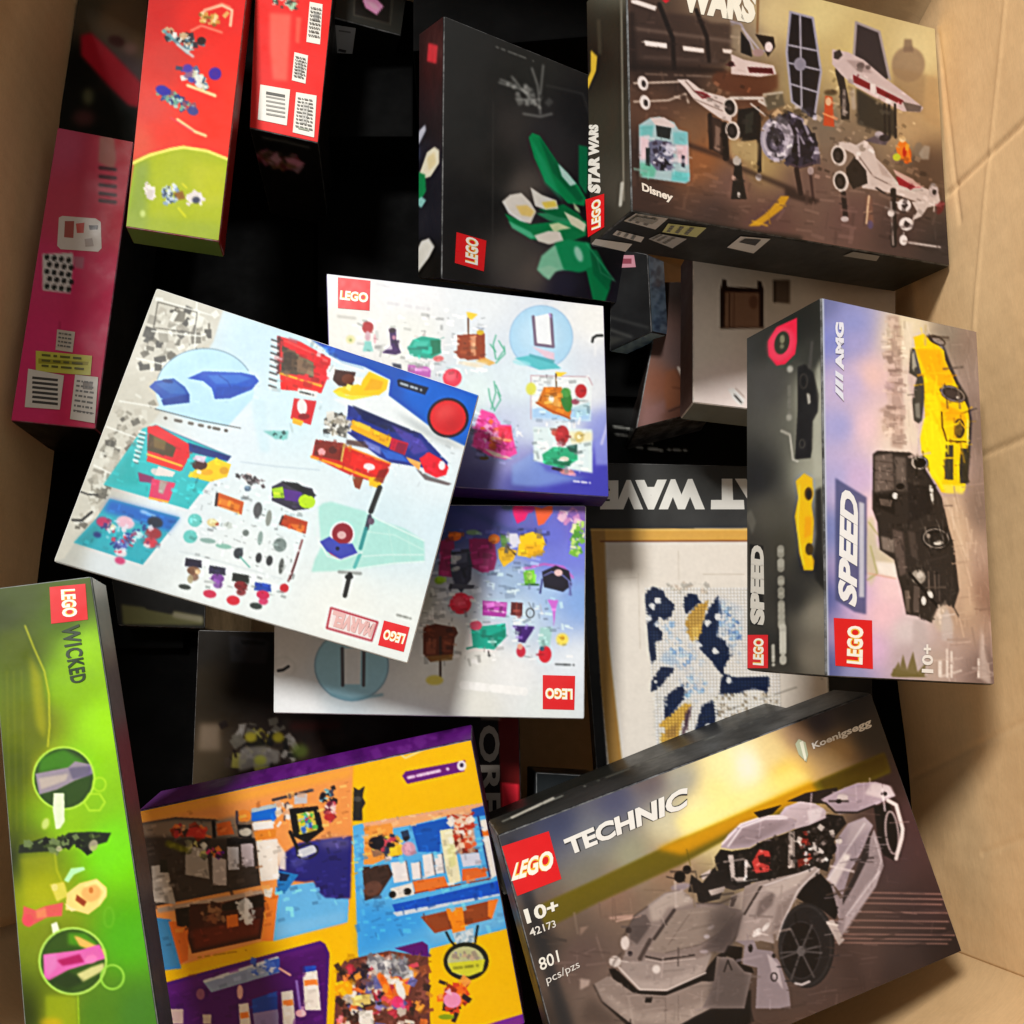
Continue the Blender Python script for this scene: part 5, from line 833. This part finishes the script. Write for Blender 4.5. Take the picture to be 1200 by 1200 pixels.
c.clutter('480,230 600,300 610,680 560,640 560,540 470,460','f0ece4 dcdcdc b8c4d4 8a98a8 e8e4d8',150,6,14,.8,12,.3).clutter('130,200 300,200 470,200 420,260 240,260','e4dcd0 c8b8a8 f4ece0 a8a49c',60,6,13,.7,13,.3).clutter('110,680 200,700 200,800 110,860 110,1080 160,1100','f4f0e8 d8d4cc e8e0d4',60,7,14,.8,14,.3)
for x,y in ((140,295),(112,322),(92,390),(195,438),(410,412),(465,380),(452,568),(360,532),(525,725),(415,975),(430,780)): c.E(x,y,16,17,'f6f4f0',1,0,.3)
R_ = np.random.RandomState(4)
for j in range(11):
    for i in range(22):
        x = 440+i*17+j*3; y = 800+j*19
        if 700-(x-440)*.35+120 < y < 1010-(x-440)*.42 and (x < 700 or y < 900): c.E(x,y,7,7,'f2ead8' if R_.rand()<.8 else '8a8070',.95,0,.3)
for j in range(40): c.Ln([(90,240+j*20),(620,225+j*20)],1.5,'8a8a8a',.14)
c.m(740,640,4.615).clutter('200,440 300,560 420,640 330,700 180,620 140,520','a8c0dc 7c9cc4 c8d8e8 f4f0ec',50,7,15,.8,21,.3).clutter('470,300 600,360 600,500 540,520 470,420','8cacd0 b8cce0 5c7cac f0f0f0',60,6,14,.8,22,.3).clutter('300,700 420,720 380,800 300,860','b8cce4 8cacd0 e8ecf0',30,6,14,.8,23,.3).clutter('120,420 230,400 200,480','8cacd0 d8e0e8',16,6,12,.8,24)
c.m(0,0,1); src_ = c.a.copy()
for j in range(66):
    for i in range(40):
        x, y = 757 + i*3.9 + j*.12, 690 + j*3.9
        if x < 755 + (y-690)*.08 or y > 905 - (x-757)*.2: continue
        a_, b_ = int(y)-c.y0, int(x)-c.x0
        if not (0 <= a_ < c.H and 0 <= b_ < c.W): continue
        v_ = src_[a_, b_]; hx = lambda k: '%02x%02x%02x' % tuple(int(min(1, z*k+(.05 if k > 1 else 0))*255) for z in v_)
        c.E(x+.5, y+.6, 1.75, 1.75, hx(.62), .6); c.E(x, y, 1.35, 1.35, hx(1.16), .9)
c.P('680,545 700,545 705,600 690,605','252524',.6,3); c.dash('820,843 980,790',2,'3a3a34',.3,5)
c.done(); f.sheet(c, pitch=1.3)
for s_, q in (('AT','906,561 834,561 833,597 912,597'),('WAVE','826,561 703,563 703,597 826,597')): f.text(s_, q, 'f2f0e8','title_lettering',bold=.075)
# ------------------------------------------------------------------ flower box
b = bx['orchid']; f = b.front; c = b.canvas(f)
c.bg([(525,60,'2e2e2d'),(560,150,'2a2a29'),(535,250,'161617'),(570,240,'191919'),(582,200,'262523'),(600,150,'3c3836'),(615,220,'5c5550'),(600,300,'4c4844'),(625,320,'5e5650'),(640,160,'302e30'),(650,250,'28262c'),(680,130,'1e1e20'),(690,240,'16161a'),(660,335,'2a2838'),(690,345,'1c1a24'),(540,320,'181818'),(620,90,'2a2a28'),(700,300,'121214')])
c.Ln('578,120 577,325',1.5,'3e3c3a',.6,.5)
c.m(400,0,3)
c.dash('545,165 690,220',5,'8a8a86',.6,6)
for p in ('555,290 620,310 680,340','600,270 640,320 700,380','670,240 690,300 700,400','710,230 700,330','620,350 700,350','640,400 700,410 740,400','560,280 600,295'): c.Ln(p,7,'b8b8b4',.5,1)
c.clutter('560,270 640,280 740,360 690,430 620,360','a8a8a4 6a6a68 d0d0cc',26,5,16,.45,3,1).Ln('720,300 850,330 880,430',5,'5a5a58',.4,1)
c.m(470,120,4.615)
c.P('690,190 710,165 750,180 850,330 960,450 1000,520 990,560 900,545 860,500 780,430 720,300','138050',1,.4).P('740,175 850,330 990,520 960,540 820,380','0b5c3c',.8,1).P('700,190 780,320 850,480 880,540 780,440','2ea070',.7,1.5).P('848,330 900,380 948,440 915,452 870,400','c8ece4',.95,.6)
c.P('960,230 1010,240 1010,440 1000,500 960,440','126a48',1,.8)
c.P('560,600 700,660 860,640 1000,640 1000,720 900,760 700,740 600,670','127a4c',1,.6).P('580,640 700,700 730,735 700,735 600,680','6cc49c',.8,.8).P('730,600 860,590 1000,650 960,680 800,640','3ca070',.8,.8).P('740,580 880,550 960,600 990,640 850,620','0f6a42',1,.6)
c.P('546,538 590,500 650,490 700,540 730,590 700,655 650,640 590,600','ece4da',1,.5).P('620,560 680,555 725,590 705,620 650,610','f0cc7c',.9,1).P('700,460 760,500 840,530 850,575 780,580 725,560','f0eae0',1,.5).P('760,540 835,530 845,565 780,575','f0d060',.9,.8).P('550,540 600,600 690,655 640,640 580,600','ffffff',.8,.6)
c.P('880,590 960,630 1000,660 990,700 920,660','ece8c8',1,.5).P('800,660 850,650 920,680 860,690 830,710','dce8b8',.95,.6).P('720,720 800,695 860,700 880,750 800,768 740,750','f2e6d8',1,.6).P('930,540 960,570 970,600 940,580','d8f0c0',.8,.6)
c.P('735,905 760,830 830,770 900,760 920,900 830,915 800,960 770,940','8ccaa8',1,1).P('830,760 900,740 1020,760 1050,900 960,920 880,905','1c8c5c',1,1).P('740,900 800,880 850,900 800,955','a8d8b8',.8,1).E(960,820,20,44,'c8f0dc',.8,-20,1.2).P('1000,900 1050,880 1130,1000 1100,1090 1040,1080','107a4c',1,.6).P('1020,790 1060,800 1140,960 1120,1020 1040,930','0c6440',.95,.8).Ln('1000,760 1030,800 1150,960',8,'3c9c70',.7,.6).Ln('1060,840 1080,920 1160,970',5,'6aa080',.5,.6)
c.done(); f.sheet(c, pitch=1.4)
f.logo('535,272 570,282 567,318 533,308','560,311 561,281 546,276 545,307')
s = b.left; c = b.canvas(s,'111114'); c.bg([(500,60,'0c0c0e'),(500,180,'23242e'),(480,230,'1a1c24'),(500,260,'24242c'),(490,310,'181612'),(512,150,'141418')]); c.m(400,0,3)
c.P('305,150 340,160 335,225 300,215','c43a44',.95,1).m(470,120,4.615)
c.P('70,220 100,150 130,120 135,150 100,220 80,240','d0d4e4',.9,.8).P('100,385 140,270 180,240 205,260 205,330 160,400 130,410','f4ecd0',1,.6).P('140,300 180,270 190,330 150,370','e8d8a8',.8,1).P('30,370 80,370 130,390 135,480 100,540 60,520 40,430','17804e',1,.6).P('22,460 50,425 80,450 70,500 40,520','e8ecc8',1,.6).P('70,540 110,510 135,530 110,570','9cdcd4',.9,.6).P('40,900 60,850 110,750 150,735 180,780 150,840 90,920','f2f0e4',1,.6).P('30,340 60,280 100,230 100,300 50,370','5a6a94',.5,2)
c.done(); s.sheet(c,'side_print')
# ------------------------------------------------------------------ off-white box with the wooden frame
b = bx['white']; f = b.front; c = b.canvas(f)
c.bg([(815,310,'ece4da'),(830,400,'f4eade'),(850,450,'fceae4'),(900,340,'d8ccbc'),(930,400,'dccfc2'),(1000,330,'b8a898'),(870,300,'e0d8cc')])
c.m(660,280,5); c.P('935,235 955,240 960,280 1140,290 1140,245 1160,250 1175,300 1175,520 920,525 920,300','2c1812',1,.5).P('950,310 1150,315 1150,520 945,520','8a6c58',1,.8).Ln('975,320 972,515',8,'4a3026').Ln('1000,320 998,515',5,'5a4034').E(1115,370,26,40,'6a4c3c',.9,0,1).Ln('920,525 1175,520',8,'7a6858',.8,1)
c.P('1230,240 1330,240 1330,380 1230,370','5a4c40',.9,1).Ln('1240,250 1240,370',8,'2a1c16')
c.P('965,880 1000,875 1060,940 1050,975 1010,950','f8f4f0',1,.5).Ln('1005,915 1045,960',9,'1c1814').Ln('1010,875 1060,925',4,'8a7a70',.8)
c.done(); f.sheet(c, pitch=2)
b2 = bx['brownpic']; s = b2.front; c = b2.canvas(s,'5a4640'); c.bg([(800,320,'2c221e'),(795,420,'6a5a58'),(780,450,'8a5c48'),(800,460,'7a5a4c'),(765,490,'8a6c68'),(790,490,'6c4c40')]); c.m(660,280,5); c.Ln('675,755 725,860',14,'f0e4d8',.95,.6).P('600,780 660,760 700,850 740,880 720,960 600,1000 590,900','8a5c44',.8,1.5).P('480,1000 600,940 600,1010 470,1080','8c6c68',.8,2).Ln('620,1010 740,960',6,'2a1c18',.8,.6).Ln('640,870 720,880',5,'4a2c20',.8,.6); c.done(); s.sheet(c,'side_print',2)
b.left.sheet(b.canvas(b.left,'5a4640').done(),'side_print',3); b.bottom.sheet(b.canvas(b.bottom,'6a6a5e').done(),'side_print',3)  # grey-green bottom side has its shade put into the colour
b = bx['kraftbit']; b.front.sheet(b.canvas(b.front,'5a4834').done(),pitch=3)
b = bx['pinkcard']; b.front.sheet(b.canvas(b.front,'e0b4ac').done(),pitch=3)
# ------------------------------------------------------------------ magenta box
b = bx['pink']; f = b.front; G3 = 1.0; c = b.canvas(f, gain=.62)
c.bg([(80,170,'d06480'),(120,180,'cc4c64'),(140,170,'b02430'),(80,250,'d0586c'),(140,260,'c83c50'),(60,320,'e45080'),(120,330,'d83464'),(50,400,'ec4880'),(110,420,'e03c6c'),(30,480,'f04880'),(100,490,'e03868')])
c.m(0,0,3); c.P('350,480 400,470 410,560 400,600 345,570','b08878',.8,1.5)
for y in (590,620,650,680,705): c.Ln([(352,y),(405,y+6)],13,'3a1420',.85,.6)
c.m(10,220,4); c.P('160,310 300,305 305,330 290,495 160,480','e8e4dc',.95,.5)
for k in range(5):
    for q in range(4): c.E(180+q*34+(k%2)*12, 325+k*34+q*5, 12, 13, '17201c', .95, 0, .3)
c.P('300,320 355,325 350,380 310,375','c08090',.9,.8).dash('240,630 240,760',10,'9c2450',.4,4)
c.done(); f.sheet(c, pitch=2)
G3 = .6
f.patch('69,255 73,253 112,256 118,260 119,291 115,295 71,292 67,288','f2e8da',gain=G3); f.patch('76,259 87,259 86,279 75,278','a04a40','printed_mark',gain=.8); f.patch('89,262 99,261 98,273 90,273','c84838','printed_mark',gain=.8); f.patch('104,264 115,264 114,269 105,269','3a2c28','printed_mark',gain=.8); f.patch('99,280 108,279 110,288 100,289','a8988c','printed_mark',gain=.8)
f.patch('67,386 88,389 85,413 65,410','e8dcc8',gain=G3); f.patch('42,411 108,417 106,440 42,435','e6e450',gain=G3); f.patch('45,420 104,424 103,428 45,426','a09a18','printed_mark',gain=.8)
r_ = f.patch('33,432 75,440 70,480 29,477','fbf6ea',gain=G3); 
for i in range(6): f.patch([(38+.0*i,441+i*5.6),(68,444+i*5.6),(67.6,447+i*5.6),(37.5,444+i*5.6)],'3c3c3a','barcode_bar',r_,gain=.8,lev=f.lev+.0001)
f.patch('88,439 115,442 111,496 82,491','f6efe2',gain=G3); f.patch('97,447 109,448 108,457 97,456','8a8078','printed_mark',gain=.8); f.patch('86,480 110,484 110,485 86,481','5a524c','printed_mark',gain=.8)
f.lines('88,439 115,442 111,496 82,491',7,gain=.6); f.lines('67,386 88,389 85,413 65,410',4,gain=.6); f.lines('42,411 108,417 106,440 42,435',3,'6a6a20',.6)
b.bottom.sheet(b.canvas(b.bottom,'0c0c0b').done(),'side_print',3); b.right.sheet(b.canvas(b.right,'2a2c2c').done(),'side_print',3)
# ------------------------------------------------------------------ red and lime box
b = bx['red']; f = b.front; c = b.canvas(f, gain=.62)
c.bg([(185,20,'b82420'),(230,20,'d42c20'),(285,20,'d8302c'),(200,70,'c04038'),(175,130,'d05048'),(240,100,'f03424'),(280,110,'f8402c'),(190,155,'e04434'),(250,155,'fc3c28'),(165,165,'d8604c'),(280,60,'e43024'),(200,-30,'a01c1c')])
c.P('158,188 175,180 200,174 215,171 243,176 268,186 262,300 140,300','a8b428',1,.5).P('158,190 176,186 170,300 140,300','8ca050',.9,4).P('150,250 262,262 262,300 140,300','94a64a',.6,4).P('220,190 268,195 262,240 230,240','bcc030',.7,5)
c.Ln('156,191 175,182 200,175 215,172.5 243,177 268,187',3.4,'f2e878',1,.4)
c.m(60,0,5)
c.Ln('880,100 900,60 1000,30 1060,60 1050,150',16,'f8c8a8',.95,.6).Ln('900,60 1000,20 1050,40',10,'f09078',.8,.6).clutter('850,80 950,60 1050,80 980,150 870,130','c8944c 8a6a30 e0b070 b03c28 f0d0a0',30,8,24,.85,2,.3).Ln('820,180 880,150 1000,190',12,'f4a088',.8,.8)
c.clutter('650,160 720,170 860,220 900,240 850,320 740,280 650,220','e8e8e0 5a7c88 c8a888 2a3038 8ab0b0 3c2420',50,8,24,.9,3,.3).E(880,240,26,24,'33140f').Ln('660,180 800,310',18,'6a9098',.9,.6).Ln('740,260 830,330',16,'d4d0d0',.8,.6)
c.clutter('730,380 840,370 880,440 970,520 940,570 800,500 740,420','5a7090 3a4a60 e8e8e0 8a6a88 c8c8b0 4c50a0',50,8,24,.9,4,.3).E(960,432,38,38,'4c2890',1,0,.6).E(800,400,30,24,'5040a0',.9,0,.6).Ln('800,500 960,560',18,'f6e0a8',.95,.5)
c.clutter('590,560 640,490 700,520 860,640 860,680 700,640','28407c 5a8898 b0c8c0 3c3c6c 80a890 8a5a68',60,8,22,.9,5,.3).E(655,530,44,28,'3c3498',1,20,.6).E(830,650,34,26,'4a4c84',.95,20,.6).Ln('740,700 840,770 905,795',16,'f8d8a0',.95,.5).Ln('700,690 830,770',9,'e05060',.8,.5)
c.m(130,160,6.313)
c.clutter('260,340 300,350 330,420 300,480 255,470','f4ece0 d8d0c8',16,14,26,.95,2,.3).clutter('330,370 400,330 500,360 520,460 460,520 380,500','c8d8e8 4a5a68 e8f0f0 6a7078 94a8b8',44,8,22,.9,3,.3).P('460,420 530,400 550,460 500,470','8a6030',.9,.8).clutter('550,410 680,420 680,510 560,500','f0ece0 e4dcd4',18,14,30,.95,4,.3).E(630,470,30,26,'4c5060',1,0,.8).Ln('500,530 550,590',14,'d8d830',.8,.6).Ln('530,350 560,380',10,'e8e040',.8,.6).E(235,570,20,26,'d0e090',.8,0,1)
c.done(); f.sheet(c, pitch=1.6, rough=.6)
s = b.bottom; s.sheet(b.canvas(s,'6e8448').done(),'side_print',3); b.left.sheet(b.canvas(b.left,'6a1010').done(),'side_print',4)
# ------------------------------------------------------------------ red label box end
b = bx['redlabel']; f = b.front; c = b.canvas(f, 'e22c26', gain=.66); c.m(280,0,5.4545)
c.P('195,80 335,90 310,520 215,510 195,300','f07868',.8,2).P('365,110 400,110 385,280 360,270','f06a58',.8,1).clutter('190,-30 380,-30 370,60 240,50','e8e8d8 3c3c34 b8d0b0',30,8,18,.9,2)
c.done(); f.sheet(c, pitch=2)
for q in ('363,2 378,5 375,52 359,49','345,61 361,65 358,98 342,94','305,99 340,105 336,147 302,140','347,108 371,112 368,161 343,155'): f.patch(q,'f6f2e6')
for i in range(6): f.patch([(312,107+i*5),(334,111+i*5),(334,(113 if i else 114.5)+i*5),(311.6,(109 if i else 110.5)+i*5)],'55554e' if not i else '9c9a92','barcode_bar')
f.patch('368,14 374,15 373,25 367,24','a8a6a0','printed_mark'); f.patch('350,70 354,71 353,90 348,88','bcbab2','printed_mark'); f.patch('355,120 362,121 359,145 353,144','cfcdc4','printed_mark'); f.patch('349,149 362,152 362,153.5 349,150.5','a8b098','printed_mark')
f.lines('347,108 371,112 368,161 343,155',9); f.lines('363,2 378,5 375,52 359,49',8,seed=5); f.lines('345,61 361,65 358,98 342,94',7,seed=6)
s = b.bottom; c = b.canvas(s,'161412'); c.m(280,0,5.4545); c.Ln('150,880 300,905 450,945',14,'6a6c68',.8,1).clutter('50,950 150,930 420,1020 400,1090 240,1090 60,1000','b87890 8a6a4c 5c5040 d8a8b4 6a2430',60,10,34,.7,3,.8).P('290,1010 350,1010 430,1045 380,1065 310,1040','e89cb0',.9,1); c.done(); s.sheet(c,'side_print',2)
# ------------------------------------------------------------------ black box with pink patch
b = bx['blackpink']; f = b.front; c = b.canvas(f, '2c2c28'); c.m(280,0,5.4545)
c.P('745,-200 975,-200 965,160 735,95','1c1a18',1,.5).Ln('745,-100 735,95 965,155 985,-60',7,'5a564c',.7,.5).P('790,0 850,-40 925,40 880,95 810,50','f0a0c8',1,.6).P('800,0 870,20 900,60 860,60','f8c8dc',.7,1); c.done(); f.sheet(c, pitch=2)
s = b.bottom; c = b.canvas(s,'141413'); c.m(280,0,5.4545); c.Ln('680,430 650,640',26,'3a3a36',.6,4).Ln('780,500 750,660',24,'33332f',.6,4); c.done(); s.sheet(c,'side_print',3)
s.patch('392,29 417,33 412,70 388,64','cfd0d0'); s.patch('397,57 406,59 405,62 396,60','4c4c4c','printed_mark'); s.patch('397,35 411,37 411,39 397,37','8a8a8a','printed_mark')
b.right.sheet(b.canvas(b.right,'0c0c0b').done(),'side_print',4)
# ------------------------------------------------------------------ dim boxes lower in the carton
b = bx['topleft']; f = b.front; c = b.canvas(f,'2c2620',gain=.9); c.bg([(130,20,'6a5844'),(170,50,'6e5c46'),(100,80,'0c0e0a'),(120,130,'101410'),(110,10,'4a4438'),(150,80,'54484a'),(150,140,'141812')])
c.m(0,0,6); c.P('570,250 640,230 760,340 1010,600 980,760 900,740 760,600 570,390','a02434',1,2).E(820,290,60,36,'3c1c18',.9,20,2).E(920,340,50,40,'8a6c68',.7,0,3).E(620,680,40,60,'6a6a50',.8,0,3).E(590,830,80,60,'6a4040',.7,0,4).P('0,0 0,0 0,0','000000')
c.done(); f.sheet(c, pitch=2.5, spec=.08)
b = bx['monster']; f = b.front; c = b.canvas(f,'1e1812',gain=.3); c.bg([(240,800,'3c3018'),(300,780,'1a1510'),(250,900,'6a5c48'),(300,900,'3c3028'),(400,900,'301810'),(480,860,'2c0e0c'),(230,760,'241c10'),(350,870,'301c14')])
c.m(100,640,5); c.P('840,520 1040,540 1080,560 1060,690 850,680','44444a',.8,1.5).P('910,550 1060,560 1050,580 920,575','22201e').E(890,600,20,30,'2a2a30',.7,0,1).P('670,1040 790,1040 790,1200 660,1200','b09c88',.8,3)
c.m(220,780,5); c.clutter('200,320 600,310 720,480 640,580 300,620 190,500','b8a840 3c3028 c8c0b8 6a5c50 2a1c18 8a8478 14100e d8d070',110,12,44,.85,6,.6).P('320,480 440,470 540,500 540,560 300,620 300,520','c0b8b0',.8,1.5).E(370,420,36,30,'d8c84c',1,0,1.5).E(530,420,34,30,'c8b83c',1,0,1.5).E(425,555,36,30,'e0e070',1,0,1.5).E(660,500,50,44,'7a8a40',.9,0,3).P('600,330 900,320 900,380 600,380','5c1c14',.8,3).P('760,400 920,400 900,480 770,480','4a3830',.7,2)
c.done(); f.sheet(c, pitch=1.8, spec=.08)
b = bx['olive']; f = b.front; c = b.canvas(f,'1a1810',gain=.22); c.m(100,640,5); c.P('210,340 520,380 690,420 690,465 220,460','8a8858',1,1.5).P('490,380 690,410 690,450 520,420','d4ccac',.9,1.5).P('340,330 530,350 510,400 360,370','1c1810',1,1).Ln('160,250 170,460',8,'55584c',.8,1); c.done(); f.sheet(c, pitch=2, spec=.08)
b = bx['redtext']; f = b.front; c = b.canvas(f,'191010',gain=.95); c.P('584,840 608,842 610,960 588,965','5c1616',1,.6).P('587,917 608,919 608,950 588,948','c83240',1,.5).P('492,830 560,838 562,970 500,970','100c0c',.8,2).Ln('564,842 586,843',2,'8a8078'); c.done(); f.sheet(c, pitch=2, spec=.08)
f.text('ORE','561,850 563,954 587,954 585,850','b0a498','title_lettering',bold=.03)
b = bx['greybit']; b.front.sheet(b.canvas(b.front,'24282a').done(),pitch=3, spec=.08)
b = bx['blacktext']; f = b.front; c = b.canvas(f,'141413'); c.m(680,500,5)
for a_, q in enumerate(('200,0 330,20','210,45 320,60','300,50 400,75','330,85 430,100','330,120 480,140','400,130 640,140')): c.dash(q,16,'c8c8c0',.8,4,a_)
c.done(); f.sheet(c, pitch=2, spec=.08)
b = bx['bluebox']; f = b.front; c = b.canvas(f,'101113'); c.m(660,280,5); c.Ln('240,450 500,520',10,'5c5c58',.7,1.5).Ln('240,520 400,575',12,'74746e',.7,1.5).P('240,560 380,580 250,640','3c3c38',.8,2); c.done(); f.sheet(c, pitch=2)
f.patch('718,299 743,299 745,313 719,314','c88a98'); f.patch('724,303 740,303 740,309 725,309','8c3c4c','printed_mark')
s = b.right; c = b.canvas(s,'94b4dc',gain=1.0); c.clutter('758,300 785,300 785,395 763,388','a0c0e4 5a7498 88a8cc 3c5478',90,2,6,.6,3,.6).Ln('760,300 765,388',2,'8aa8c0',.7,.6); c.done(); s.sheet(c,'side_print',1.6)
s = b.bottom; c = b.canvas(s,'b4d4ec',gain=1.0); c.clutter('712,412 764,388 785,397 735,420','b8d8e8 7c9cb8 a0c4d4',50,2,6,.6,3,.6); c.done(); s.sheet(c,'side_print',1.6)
# ------------------------------------------------------------------ tell the many boxes apart in the outliner
for o in bpy.data.objects:
    if o.type == 'MESH' and o.data.materials and o.name.startswith('box_body'): o.data.name = 'box_body'
